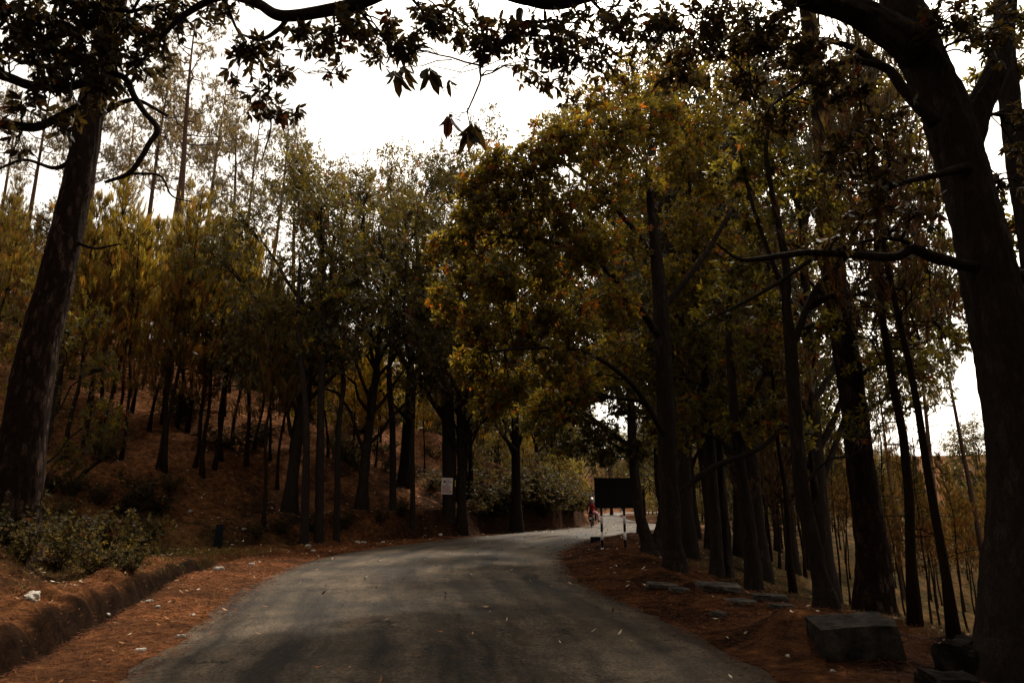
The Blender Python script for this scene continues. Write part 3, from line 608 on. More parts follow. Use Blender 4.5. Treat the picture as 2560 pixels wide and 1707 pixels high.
# leaning grey trunk that forks
hero_tree('broadleaf_tree', 'leaning grey-barked trunk forking halfway up, left of the stone block', 'tree',
          [stem_base(2068, 1548, 10.2, 26) + S(10.2, (2050, 1440, 20), (2025, 1320, 18), (2003, 1209, 17), (1990, 1054, 16), (1982, 950, 15.5), (1976, 857, 15), (1965, 760, 11), (1967, 679, 10), (1948, 567, 9), (1930, 480, 7), (1915, 380, 6), (1925, 300, 4)),
           S(10.2, (1976, 870, 11), (1995, 830, 10), (2018, 768, 9), (2049, 710, 8), (2098, 660, 7, 10), (2150, 560, 5, 10), (2190, 450, 4, 10)),
           S(10.2, (1965, 740, 7), (1930, 650, 6), (1900, 570, 5), (1870, 470, 5), (1850, 380, 4)),
           S(9.8, (1770, 800, 2), (1848, 763, 4), (1940, 710, 5), (2035, 643, 6), (2110, 600, 3)),
           S(10.2, (2005, 1215, 5), (2070, 1150, 3), (2130, 1140, 2))],
          K(10.5, (1900, 330, 90, 80, 26), (1850, 440, 80, 70, 22), (1960, 430, 80, 80, 22), (2040, 480, 70, 80, 20), (2110, 560, 80, 70, 18), (1890, 560, 70, 70, 16), (2010, 620, 60, 60, 10), (1850, 680, 70, 60, 16), (1920, 780, 60, 60, 10), (2200, 450, 70, 80, 16, 1),
            (2250, 620, 80, 70, 14, 1.5), (2210, 750, 90, 60, 16, 2), (2300, 850, 80, 50, 12, 2), (2200, 900, 80, 60, 16, 2), (2240, 1000, 80, 50, 12, 2), (2060, 830, 50, 60, 8), (2330, 760, 60, 60, 8, 2), (2130, 1060, 60, 40, 8, 2), (1790, 760, 60, 60, 10, -.5), (2330, 480, 60, 60, 14, 1), (2350, 600, 60, 60, 14, 1), (2380, 720, 60, 60, 12, 1), (2300, 700, 60, 50, 12, 1.5), (2200, 250, 80, 60, 16, 1), (2270, 350, 70, 60, 14, 1), (2390, 860, 60, 50, 8, 2), (2280, 930, 70, 40, 12, 2), (1970, 250, 80, 70, 18, 1)), BARK_D, LEAF, .105, 7, mult=2.0, sides=16)
# trunks receding along the verge
hero_tree('broadleaf_tree', 'tall dark wide-based tree on the verge right of the blank sign', 'tree',
          [stem_base(1688, 1452, 14.6, 26) + S(14.6, (1680, 1350, 24), (1672, 1200, 23), (1664, 1000, 22), (1656, 850, 20), (1646, 700, 18), (1632, 560, 12), (1622, 470, 8), (1614, 400, 5), (1600, 330, 3), (1575, 250, 1.2)),
           S(14.6, (1655, 850, 10), (1560, 720, 8, 13.8), (1470, 640, 6, 13.2), (1360, 600, 4, 12.6), (1260, 590, 3, 12)),
           S(14.6, (1650, 780, 9), (1760, 640, 7, 15), (1830, 520, 5, 15.4)), S(14.6, (1640, 650, 8), (1520, 500, 6, 14), (1400, 400, 4, 13.4)),
           S(14.6, (1668, 1100, 8), (1580, 960, 7, 13.5), (1460, 880, 5, 12.5), (1330, 870, 4, 12), (1220, 880, 3, 11.6)), S(14.6, (1670, 1250, 9), (1780, 1170, 8), (1900, 1120, 6), (1960, 1060, 4))],
          K(12.5, (1240, 480, 80, 90, 36), (1180, 560, 70, 70, 26), (1330, 420, 90, 80, 40), (1430, 360, 90, 80, 40), (1540, 330, 90, 80, 40, 1), (1640, 300, 90, 90, 40, 2), (1300, 580, 90, 80, 40), (1170, 680, 60, 60, 20), (1240, 700, 80, 70, 34, -.5),
            (1400, 520, 90, 80, 36), (1500, 480, 90, 80, 30, 1), (1370, 680, 90, 80, 40), (1480, 620, 80, 80, 34), (1210, 820, 70, 70, 26, -.6), (1310, 820, 90, 80, 36), (1180, 920, 60, 60, 18), (1270, 960, 80, 60, 26), (1420, 800, 90, 80, 34), (1530, 760, 80, 80, 30, 1), (1400, 920, 90, 70, 26), (1560, 600, 80, 80, 24, 2), (1600, 460, 80, 70, 24, 2), (1380, 330, 70, 50, 22, 1), (1470, 260, 80, 60, 26, 2), (1580, 210, 90, 70, 28, 3), (1700, 190, 90, 70, 28, 4), (1820, 200, 90, 80, 26, 4), (1500, 400, 80, 70, 26, 2), (1230, 400, 50, 50, 16), (1180, 470, 50, 50, 14), (1350, 1010, 70, 50, 18, 1), (1450, 960, 80, 60, 24, 1), (1230, 1010, 60, 40, 12), (1540, 880, 80, 70, 24, 2), (1100, 620, 50, 50, 12), (1110, 760, 50, 50, 12)), BARK_D, LEAF, .102, 8, mult=4.0, sides=18, twig=.8,
          tintf=lambda p, t, g: np.where((g.random(len(t)) < .06)[:, None], t * np.array([1.5, .6, .6]), t))
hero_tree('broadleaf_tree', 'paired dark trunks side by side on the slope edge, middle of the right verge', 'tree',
          [stem_base(1792, 1442, 17.0, 17) + S(17, (1790, 1340, 14), (1780, 1200, 13), (1772, 1050, 12), (1760, 900, 12), (1745, 760, 11), (1735, 600, 7), (1725, 500, 5), (1722, 420, 3), (1715, 350, 1.2)),
           stem_base(1818, 1446, 17.2, 15) + S(17.2, (1815, 1340, 12), (1800, 1180, 11), (1800, 1000, 10), (1815, 850, 9), (1820, 700, 7), (1815, 540, 5)),
           S(17, (1760, 900, 7), (1700, 800, 5), (1640, 760, 4)), S(17, (1745, 760, 7), (1690, 640, 5), (1660, 540, 4))],
          K(16.5, (1700, 420, 80, 80, 34), (1760, 330, 80, 80, 34), (1800, 460, 80, 80, 34), (1720, 560, 80, 70, 30), (1800, 620, 80, 80, 28), (1680, 700, 80, 70, 30), (1760, 740, 80, 70, 30), (1640, 820, 70, 60, 24), (1720, 880, 80, 70, 28), (1820, 860, 70, 70, 22), (1640, 950, 70, 60, 20), (1760, 1020, 80, 60, 26), (1680, 1080, 70, 60, 20), (1830, 980, 60, 60, 18), (1560, 900, 70, 60, 20)),
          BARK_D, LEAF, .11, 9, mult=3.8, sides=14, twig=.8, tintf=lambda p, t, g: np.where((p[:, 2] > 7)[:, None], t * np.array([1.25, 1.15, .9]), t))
hero_tree('broadleaf_tree', 'dark left-leaning trunk with flared foot, between paired trunks and leaning grey one', 'tree',
          [stem_base(1884, 1450, 15.0, 20) + S(15, (1876, 1350, 17), (1864, 1250, 15), (1850, 1157, 13), (1838, 1050, 12), (1828, 930, 10), (1822, 800, 8), (1828, 640, 6)), S(15, (1840, 1060, 8), (1900, 960, 6), (1930, 880, 4)), S(15, (1850, 1157, 6), (1800, 1100, 5), (1750, 1080, 3))],
          K(15, (1850, 720, 80, 80, 28), (1930, 860, 70, 70, 20), (1860, 900, 70, 60, 20), (1900, 1010, 80, 60, 22), (1840, 1080, 70, 50, 16), (1980, 1080, 70, 50, 16, 1), (1960, 960, 60, 60, 14, 1)), BARK_D, LEAF, .12, 10, mult=2.0, sides=14, twig=.8)
hero_tree('broadleaf_tree', 'V-shaped twin trunk just right of the blank sign', 'tree',
          [stem_base(1628, 1398, 20.5, 26) + S(20.5, (1618, 1350, 17), (1600, 1290, 13), (1588, 1200, 12), (1580, 1100, 11), (1576, 980, 10), (1570, 820, 8), (1560, 640, 5)),
           stem_base(1636, 1398, 20.5, 22) + S(20.5, (1650, 1330, 15), (1658, 1270, 12), (1648, 1210, 11), (1645, 1120, 10), (1640, 980, 8), (1620, 820, 6)),
           S(20.5, (1580, 1120, 7), (1500, 1060, 6, 21), (1440, 1020, 4, 22))],
          K(20.5, (1560, 700, 80, 70, 30), (1600, 850, 80, 70, 30), (1500, 820, 80, 70, 30), (1460, 960, 80, 60, 30), (1560, 1000, 80, 60, 28), (1420, 1040, 60, 40, 18), (1500, 1080, 60, 40, 16), (1640, 1050, 60, 50, 18), (1400, 880, 70, 60, 24), (1350, 1070, 60, 40, 16), (1420, 1120, 50, 30, 12), (1500, 1140, 50, 30, 12), (1330, 960, 70, 50, 18), (1590, 1120, 50, 40, 12)), BARK_D, LEAF, .125, 12, mult=3.6, sides=14, twig=.9)
hero_tree('broadleaf_tree', 'thin curved trunk between the V-shaped twin trunk and the wide-based one', 'tree',
          [stem_base(1662, 1370, 23, 14) + S(23, (1668, 1300, 11), (1680, 1200, 10), (1700, 1100, 9), (1712, 980, 8), (1700, 850, 6))],
          K(23, (1700, 900, 80, 60, 26), (1740, 1000, 80, 60, 24), (1690, 1090, 60, 40, 16)), BARK_D, LEAF, .14, 13, mult=2.0, sides=10)

# ------------------------------------------------------------------ background broadleaf trees
def top_place(name, protos, i, u, vtop, Y, Hp, bark, leaf, label, cat, group=None, wide=1.0, rz=None):
    p = pt(u, vtop, Y); zg = hz(p[0], Y); s = (p[2] - zg) / Hp
    return place_tree(name, protos, i, (p[0], Y, zg), s * wide, rd.random() * 6.28 if rz is None else rz, bark, leaf, label, cat, group, sz=1 / wide)
top_place('broadleaf_tree', BL, 0, 790, 372, 30, 10.3, BARK_D, LEAF_C, 'large round-crowned tree left of the sky gap, leaves lit pale on top', 'tree', wide=.85)
top_place('broadleaf_tree', BL, 1, 945, 440, 33, 10.3, BARK_D, LEAF_C, 'round-crowned tree with golden lit edge just below the lowest part of the sky gap', 'tree', wide=.8)
top_place('broadleaf_tree', BL, 2, 1040, 390, 40, 10.4, BARK_D, LEAF_C, 'farther tree filling the bottom of the sky gap in the middle', 'tree', wide=.75)
top_place('broadleaf_tree', BL, 3, 1170, 350, 42, 10.4, BARK_D, LEAF_C, 'tall tree with pale brown top rising behind the right end of the sky gap', 'tree', wide=.75)
# more crowns behind the right verge and along the far bend
bgb = [(1290, 520, 36), (1400, 430, 40), (1530, 400, 38), (1660, 380, 36), (1780, 420, 34), (1900, 520, 36), (1340, 760, 60), (1760, 760, 48), (1240, 900, 70), (1420, 930, 80), (1560, 950, 70), (1900, 860, 46), (1980, 930, 50), (1330, 1010, 95), (1470, 1040, 110), (1600, 1040, 105), (1750, 1020, 80), (1250, 1000, 66), (1180, 800, 52), (1290, 860, 58), (1380, 820, 72), (1440, 1000, 88), (1860, 1040, 70)]
for i, (u, v, Y) in enumerate(bgb):
    p = pt(u, 1250, Y); dl = sdist(np.array([p[0]]), np.array([float(Y)]), LEs, 1)[0][0]; dr = sdist(np.array([p[0]]), np.array([float(Y)]), REs, -1)[0][0]
    if dl < 2.0 and dr < 2.0:
        u += (140 if u > 1450 else -110) * 40 / Y
    where = 'behind the right verge trunks' if u > 1500 else 'beyond the bend of the road'
    top_place('broadleaf_tree', BL, i, u, v, Y, 11.0, BARK_D, LEAF_C, 'leafy background tree %s, %s from left in the %s rank' % (where, ORD[i % 20], ['near', 'middle', 'far'][min(2, int(Y) // 40)]), 'tree', 'leafy trees in the background', wide=.8)
for i, (u, v, Y, lab) in enumerate([(1650, 150, 25, 'tall leafy tree reaching the top of the view above the V-shaped twin trunk'), (1790, 90, 27, 'tall leafy tree behind the paired trunks, crown near the top edge'), (1930, 110, 24, 'tall leafy tree behind the leaning grey trunk, crown near the top edge'),
                                   (1720, 420, 32, 'shorter leafy tree filling the gap behind the wide-based trunk')]):
    top_place('broadleaf_tree', BL, i + 1, u, v, Y, 10.6, BARK_D, LEAF, lab, 'tree', wide=.8)
# trunk carrying the notice, and dark trunks near it on the bank
np_ = ground_hit(1122, 1292); Yn = float(np.clip(np_[1], 29, 36)); nx_ = float(pt(1122, 1290, Yn)[0]); nz_ = hz(nx_, Yn)
hero_tree('broadleaf_tree', 'straight dark trunk carrying the white notice', 'tree',
          [[(np.array([nx_, Yn, nz_ - .4]), .40), (np.array([nx_, Yn, nz_ + .3]), .34)] + S(Yn, (1123, 1200, 17), (1122, 1100, 16), (1118, 1000, 15), (1112, 850, 12), (1100, 700, 9), (1090, 560, 5)), S(Yn, (1120, 1060, 7), (1050, 960, 5), (1000, 900, 3)), S(Yn, (1116, 960, 7), (1180, 880, 5), (1240, 840, 3))],
          K(Yn, (1090, 620, 90, 60, 34), (1040, 720, 80, 60, 30), (1140, 740, 80, 60, 30), (1060, 860, 90, 60, 30), (1170, 880, 80, 60, 28), (1000, 950, 70, 50, 22), (1200, 980, 70, 40, 20), (1110, 960, 70, 40, 18), (1020, 600, 60, 50, 18)), BARK_D, LEAF, .16, 14, mult=2.0, sides=14)
for i, (u, v, Y, w, lab) in enumerate([(770, 1215, 27, 15, 'leftmost of the thick dark trunks at the foot of the hill'), (805, 1222, 27.5, 17, 'second of the thick dark trunks at the foot of the hill'), (850, 1200, 29, 12, 'slightly leaning dark trunk at the foot of the hill'), (985, 1190, 34, 13, 'dark trunk bent left on the slope left of the notice'), (1035, 1215, 33, 10, 'thin dark trunk beside the notice trunk, on its left'), (1180, 1200, 42, 9, 'thin dark trunk right of the notice')]):
    hero_tree('broadleaf_tree', lab, 'tree', [stem_base(u, v, Y, w * .6) + S(Y, (u - 4, v - 120, w * .55), (u - 12 + 10 * (i % 3), v - 260, w * .5), (u - 25 + 30 * (i % 2), v - 400, w * .4), (u - 20 + 25 * (i % 2), v - 560, w * .25))],
              K(Y, (u - 30, v - 580, 90, 60, 28), (u + 50, v - 480, 80, 60, 26), (u - 60, v - 430, 80, 60, 26), (u + 20, v - 340, 80, 50, 20)), BARK_D, LEAF, .15, 30 + i, mult=1.3, sides=10)

# ------------------------------------------------------------------ tall pines on the ridge
for i, (u, vt, Y, w, lab) in enumerate([
    (520, 70, 42, 1.0, 'tallest pine on the ridge, crown nearest the top of the sky'), (425, 190, 44, .9, 'tall pine left of the tallest one, with a broad ragged crown'),
    (612, 285, 52, .95, 'tall pine with a flat umbrella crown, between the tallest pine and the sky gap'), (655, 268, 58, .8, 'slender tall pine right beside the umbrella-crowned one'),
    (700, 315, 50, .9, 'tall slender pine whose round crown slopes down to the sky gap'), (770, 345, 56, .9, 'ridge pine nearest the round-crowned lit tree'), (285, 190, 36, .8, 'tall pine standing just right of the thick old pine trunk'),
    (140, 170, 40, .85, 'tall pine left of the thick old pine trunk, partly behind hanging leaves'), (60, 240, 46, .8, 'tall pine near the left edge on the ridge'), (350, 260, 58, .8, 'thin far pine seen below the kinked branch'), (200, 230, 52, 1.0, 'ridge pine with a dense crown between the two pines left of the kinked branch'), (470, 240, 60, 1.0, 'shorter ridge pine filling the gap beside the tallest pine'), (560, 210, 62, .9, 'thin ridge pine just right of the tallest pine'), (10, 200, 38, .9, 'ridge pine cut by the left edge of the view')]):
    top_place('pine_tree', TP, i, u, vt, Y, 20.0, BARK_RED, NEEDLE_T, lab, 'pine tree', 'tall pines on the left ridge', wide=w)
top_place('pine_tree', TP, 1, 2255, 690, 46, 20.0, BARK_RED, NEEDLE_T, 'tall sparse reddish pine standing on the right slope against the sky', 'pine tree', wide=.75)
top_place('pine_tree', TP, 2, 2345, 640, 30, 20.0, BARK_RED, NEEDLE_T, 'lacy pine in the gap just left of the massive right trunk', 'pine tree', wide=.6)
top_place('pine_tree', TP, 3, 2170, 780, 38, 20.0, BARK_RED, NEEDLE_T, 'lacy pine seen between the straight plated pine and the sparse reddish one', 'pine tree', wide=.6)
top_place('broadleaf_tree', BL, 2, 2440, 1010, 60, 11.2, BARK_D, NEEDLE_T, 'fine-twigged round tree on the right skyline beside the massive trunk', 'tree', wide=.8)

# ------------------------------------------------------------------ young pines on the left hillside
sky_u = [0, 100, 250, 330, 450, 520, 600, 660, 740, 1100, 1300]; sky_v = [430, 420, 500, 540, 520, 540, 570, 640, 700, 860, 950]
placed = []
def yp(u, v, w=None, top=None, lean=0, i=None):
    p = ground_hit(u, v); Y = p[1]; vt = np.interp(u + (v - 600) * .05 * (1 if u < 1280 else -1), sky_u, sky_v) + rd.random() * 90 if top is None else top
    zt = CAMZ + (pt(u, vt, Y)[2] - CAMZ); Ht = min(max(zt - p[2], 5.0), 14.0)
    placed.append((float(p[0]), float(Y), float(p[2]), Ht, lean, w, v))
for u, v in [(118, 1120), (170, 1130), (205, 1120), (290, 1100), (393, 1172), (412, 1180), (485, 1166), (509, 1193), (533, 1170), (375, 1075), (406, 1057), (442, 1062), (464, 1075), (585, 1110), (658, 1325), (694, 1218), (728, 1130), (286, 981), (260, 932), (321, 860), (612, 1165), (640, 1120), (560, 1040), (880, 1150), (915, 1130), (940, 1170), (1060, 1180), (240, 1080), (140, 1020), (225, 1010), (330, 1030), (355, 960), (425, 1000), (455, 930), (500, 1090), (550, 1150), (575, 980), (620, 1060), (675, 1150), (710, 1080), (300, 1150), (520, 960), (760, 1150), (180, 940), (390, 900), (250, 1140)]:
    yp(u, v, lean=(rd.random() - .5) * .12)
tries = 0
while len(placed) < 160 and tries < 9000:
    tries += 1
    y = 14 + rd.random() ** 1.1 * 85; x = -62 + rd.random() * 68
    z, DLr, DRr, _, _ = height(np.array([x]), np.array([y]), True)
    d = DLr[0]
    if d < 7 or d > 50: continue
    u, v = proj((x, y, z[0]))
    if u < -60 or u > 1330: continue
    if u < 640 and v > 1000 and d < 12: continue
    if 300 < u < 520 and 830 < v < 1000 and rd.random() < .6: continue
    if 250 < u < 420 and v < 950 and rd.random() < .5: continue
    if any((x - q[0]) ** 2 + (y - q[1]) ** 2 < (1.3 + y * .018) ** 2 for q in placed): continue
    vt = np.interp(u, sky_u, sky_v) + rd.random() * 150 - 20; Ht = pt(u, vt, y)[2] - z[0]
    if Ht < 3.5: continue
    placed.append((x, y, float(z[0]), min(Ht, 7.5 + rd.random() * 5), (rd.random() - .5) * .1, None, v))
cands = sorted([q for q in placed if -200 < proj(q[:3])[0] < 1500], key=lambda q: q[1])
ranks = {}
for r_ in range(0, len(cands), 15):
    grp = sorted(cands[r_:r_ + 15], key=lambda q: proj(q[:3])[0])
    for k, q in enumerate(grp): ranks[q[:2]] = (r_ // 15, k)
for i, q in enumerate(placed):
    if q[:2] in ranks:
        a, b = ranks[q[:2]]; lab = 'young pine on the left hillside, %s from the left in the %s row' % (ORD[b], ORD[a])
    else: lab = 'distant young pine deep in the left hillside stand, crown merging with its neighbours'
    place_tree('pine_tree', YP, i, (q[0], q[1], q[2]), q[3] / 9.3 , rd.random() * 6.28, BARK_PR, NEEDLE, lab, 'pine tree', 'young pines on the left hillside', lean=(q[4], (rd.random() - .5) * .1))

# ------------------------------------------------------------------ pines on the right slope
YR = [proto_young_pine(80 + s, 12, .36 + .08 * (s % 3), 1.5, .9) for s in range(4)]
pr = []; tries = 0
for u, v in [(2282, 1560), (2385, 1598), (2232, 1520), (2330, 1500), (1985, 1480), (1950, 1420), (2010, 1440), (1925, 1400), (2420, 1450)]:
    p = ground_hit(u, v); pr.append((float(p[0]), float(p[1]), float(p[2]), 9 + rd.random() * 3))
while len(pr) < 118 and tries < 9000:
    tries += 1
    y = 14 + rd.random() ** 1.2 * 80; x = 6 + rd.random() * 66
    z, DLr, DRr, _, _ = height(np.array([x]), np.array([y]), True)
    if DRr[0] < 6.0: continue
    u, v = proj((x, y, z[0]))
    if u < 1640 or u > 2620: continue
    if y < 20 and rd.random() < .6: continue
    if any((x - q[0]) ** 2 + (y - q[1]) ** 2 < (1.5 + y * .012) ** 2 for q in pr): continue
    vt = np.interp(u, [1640, 2000, 2150, 2300, 2560], [900, 980, 1090, 1130, 1110]) + rd.random() * 130 - 10
    Ht = pt(u, vt, y)[2] - z[0]
    pr.append((x, y, float(z[0]), min(max(Ht, 6), 24)))
cands = sorted([q for q in pr if 1500 < proj(q[:3])[0] < 2800], key=lambda q: q[1]); ranks = {}
for r_ in range(0, len(cands), 15):
    grp = sorted(cands[r_:r_ + 15], key=lambda q: proj(q[:3])[0])
    for k, q in enumerate(grp): ranks[q[:2]] = (r_ // 15, k)
for i, q in enumerate(pr):
    if q[:2] in ranks:
        a, b = ranks[q[:2]]; lab = 'thin pine on the right slope, %s from the left in the %s row' % (ORD[b], ORD[a])
    else: lab = 'far thin pine in the dense stand down the right slope'
    s = q[3] / 12.
    place_tree('pine_tree', YR, i, q[:3], min(s, 1.25), rd.random() * 6.28, BARK_PR, NEEDLE_R, lab, 'pine tree', 'thin pines on the right slope', lean=((rd.random() - .5) * .08, (rd.random() - .5) * .08), sz=max(1, s / 1.25))

# ------------------------------------------------------------------ shrubs and bushes
def proto_shrub(seed, R0=.6, H=.7, n=380, ls=.058):
    g = np.random.default_rng(seed); mb = MB(); pos = []; dr_ = []
    for k in range(11):
        a = g.random() * 6.28; L = R0 * (.3 + .8 * g.random()); e = np.array([math.cos(a) * L, math.sin(a) * L, H * (.5 + .6 * g.random())])
        Pb = curve_to((0, 0, -.05), e, g, .08, 6); mb.tube(Pb, np.linspace(.012, .004, 6), 4, cap=False)
        for j in range(n // 11):
            f = .3 + .75 * g.random(); pos.append(e * f + g.normal(size=3) * .10 * R0 * 1.6); dr_.append(e + g.normal(size=3) * .5)
    pos = np.array(pos); pos[:, 2] = np.abs(pos[:, 2]); V, T = whorls(pos, np.array(dr_), ls * (.7 + .7 * g.random(len(pos))), 5, True, .1, .24, g=g)
    return mb.mesh('stem'), polymesh('leaves', V, 6, T)
SH = [proto_shrub(90 + s, .55 + .1 * s, .6 + .1 * s) for s in range(4)]
def shrub(u, v, sc, i, label, group='shrubs on the left bank', mat=None, sz=1.0):
    p = ground_hit(u, v); sm, lm = SH[i % 4]; r = empty('shrub', p); r.scale = (sc, sc, sc * sz); r.rotation_euler = (0, 0, rd.random() * 6.28)
    tag(r, label, 'shrub', group); link('stem', sm, BARK_D, r); link('leaves', lm, mat or SHRUB, r)
for i, (u, v, s, lab) in enumerate([
    (310, 1290, 1.15, 'largest leafy shrub on the left bank, right of the old pine'), (250, 1260, .9, 'leafy shrub on the bank directly under the leaning sapling'), (360, 1260, 1.3, 'rounded shrub topping the bank, right of the largest one'),
    (150, 1300, .75, 'shrub growing in front of the old pine foot'), (60, 1290, .85, 'ivy-like shrub at the left edge below the old pine'), (200, 1360, .7, 'low shrub halfway down the bank, below the pine'),
    (280, 1400, .8, 'shrub at the foot of the bank above the needle berm'), (140, 1430, 1.1, 'leafy shrub at the berm near the left edge'), (230, 1430, .9, 'small shrub with bright leaves at the berm'),
    (340, 1350, 1.0, 'shrub beside the grassy patch'), (60, 1410, 1.0, 'low dark shrub at the left edge above the berm'), (90, 1240, .8, 'shrub on the eroded top of the bank at the pine foot'), (420, 1230, .9, 'small shrub at the top end of the bank near the pines'),
    (640, 1350, .7, 'low plant right of the guard stone'), (700, 1335, .7, 'second low plant right of the guard stone'), (780, 1335, .8, 'plant by the dark hollow beside the road'), (860, 1320, .9, 'dark weed clump left of the notice trunk'),
    (950, 1310, .8, 'dark weed clump nearest the road bend'), (1010, 1290, .9, 'weed clump at the foot of the notice trunk'), (0, 1330, .8, 'shrub cut by the left picture edge'), (330, 1430, .7, 'small weed at the far end of the berm'), (180, 1240, .8, 'shrub between the old pine and the leaning sapling'), (400, 1290, 1.1, 'shrub at the right end of the bank'), (30, 1370, .8, 'shrub low at the left edge under the pine'), (260, 1330, .8, 'shrub in the middle of the bank, below the largest one'), (110, 1360, .7, 'shrub in the bank hollow below the pine')]):
    shrub(u, v, s, i, lab)
# bushes on the cutting beside the far road and beyond it
for i, (u, v, s) in enumerate([(1240, 1200, 1.0), (1300, 1160, 1.1), (1350, 1200, .9), (1380, 1130, 1.2), (1270, 1110, 1.2), (1420, 1180, .9), (1340, 1090, 1.3), (1200, 1130, 1.1), (1400, 1230, .8), (1180, 1220, .9), (1440, 1240, .7), (1320, 1240, .8), (1450, 1130, 1.2), (1410, 1080, 1.4)]):
    p = ground_hit(u, v); s = s * max(.6, p[1] / 60); tm, cm = BF[i % 2]
    r = empty('bush', p); r.scale = (s * .9,) * 3; r.rotation_euler = (0, 0, rd.random() * 6.28)
    tag(r, 'green-brown bush on the road cutting, %s counted from the left' % ORD[sorted([1240, 1300, 1350, 1380, 1270, 1420, 1340, 1200, 1400, 1180, 1440, 1320, 1450, 1410]).index(u)], 'bush', 'bushes on the road cutting')
    link('stem', tm, BARK_D, r); link('leaves', cm, SHRUB if i % 2 else LEAF, r)
for i, (x, y, s) in enumerate([(17.5, 72, .9), (20, 78, 1.0), (24, 120, 1.4), (30, 128, 1.5), (20, 196, 2.2), (34, 206, 2.4), (48, 212, 2.4), (62, 215, 2.4), (80, 218, 2.6)]):
    tm, cm = BF[i % 2]; r = empty('bush', (x, y, hz(x, y))); r.scale = (s,) * 3; tag(r, 'far bush beyond the bend, %s counted from the left' % ORD[i], 'bush', 'far bushes at the bend'); link('stem', tm, BARK_D, r); link('leaves', cm, LEAF, r)
# low cover on the road cutting and the far banks
k_ = 0; us = []
while k_ < 30:
    u = 1150 + rd.random() * 300; v = 1215 + rd.random() * 85; p = ground_hit(u, v); d_ = sdist(np.array([p[0]]), np.array([p[1]]), LEs, 1)[0][0]
    if d_ < .25 or d_ > 9 or p[1] > 90: k_ += .1; continue
    k_ = int(k_) + 1; sm, lm = SH[k_ % 4]; r = empty('shrub', p); s = 1.5 + rd.random() * 1.3; r.scale = (s, s, s * .8); r.rotation_euler = (0, 0, rd.random() * 6)
    us.append((p[1], r)); link('stem', sm, BARK_D, r); link('leaves', lm, SHRUB, r)
for k_, (y_, r) in enumerate(sorted(us, key=lambda q: q[0])): tag(r, 'leafy shrub on the earth cutting beside the bend, %s in its %s' % (ORD[k_ % 15], 'nearer half' if k_ < 15 else 'farther half'), 'shrub', 'shrubs on the road cutting')
us = []; k_ = 0
for t in range(3000):
    y = 62 + rd.random() * 150; x = -5 + rd.random() * 100; z, a_, b_, _, _ = height(np.array([x]), np.array([y]), True); u, v = proj((x, y, z[0]))
    if not (1.5 < a_[0] < 14 or 3.5 < b_[0] < 20) or u < 1300 or u > 2000 or any((x - q[0]) ** 2 + (y - q[1]) ** 2 < 7 for q in us): continue
    us.append((x, y, z[0]))
    if len(us) >= 60: break
for k_, q in enumerate(sorted(us, key=lambda q: q[1])):
    tm, cm = BF[k_ % 2]; r = empty('bush', q); s = .5 + rd.random() * .6; r.scale = (s * 1.2, s * 1.2, s); r.rotation_euler = (0, 0, rd.random() * 6); link('stem', tm, BARK_D, r); link('leaves', cm, [LEAF, LEAF_C][k_ % 2], r)
    tag(r, 'low bush on the far road banks, %s going away in the %s batch' % (ORD[k_ % 12], ORD[k_ // 12]), 'bush', 'low bushes on the far banks')
# leaning broken sapling with leafy shoots on the bank
p = ground_hit(205, 1195); q0 = np.array(p); sc_ = p[1] / F
hero_tree('sapling', 'leaning broken sapling with leafy shoots, right of the old pine', 'sapling',
          [[(q0 + np.array([-.15, 0, -.1]), .09), (q0 + np.array([.1, 0, .25]), .085), (q0 + np.array([.4, .1, .55]), .06), (q0 + np.array([.7, .1, .75]), .03), (q0 + np.array([.95, .1, 1.1]), .015)]],
          [(q0 + np.array([.6, 0, .85]), (.35, .35, .25), 14), (q0 + np.array([.95, 0, 1.15]), (.3, .3, .25), 12), (q0 + np.array([1.0, 0, .75]), (.25, .3, .2), 8)], BARK_D, SHRUB, .09, 44, sides=8)

# dark brush on the hillside
k_ = 0
while k_ < 72:
    y = 15 + rd.random() * 45; x = -40 + rd.random() * 42; z, a_, b_, _, _ = height(np.array([x]), np.array([y]), True)
    if a_[0] < 4.5 or a_[0] > 32: continue
    u, v = proj((x, y, z[0]))
    if u < 60 or u > 1200 or (120 < u < 560 and v < 1080 and rd.random() < .75) or (400 < u < 700 and v > 1150): continue
    sm, lm = SH[k_ % 4]; r = empty('shrub', (x, y, z[0] - .05)); s = .6 + rd.random() * 1.2; r.scale = (s * 1.3, s * 1.3, s * (.7 + .8 * rd.random())); r.rotation_euler = (0, 0, rd.random() * 6)
    tag(r, 'dark low brush between hillside pines, about %d metres up-road and %d metres in' % (y, a_[0]), 'shrub', 'brush between the hillside pines'); link('stem', sm, BARK_D, r); link('leaves', lm, SHRUB, r); k_ += 1; brush = globals().setdefault('brush', []); brush.append((y, u, r))
for q in range(0, 72, 12):
    for n_, (y, u, r) in enumerate(sorted(sorted(brush, key=lambda q: q[0])[q:q + 12], key=lambda q: q[1])): r['label'] = 'dark low brush between hillside pines, %s from left in the %s band uphill' % (ORD[n_], ORD[q // 12])
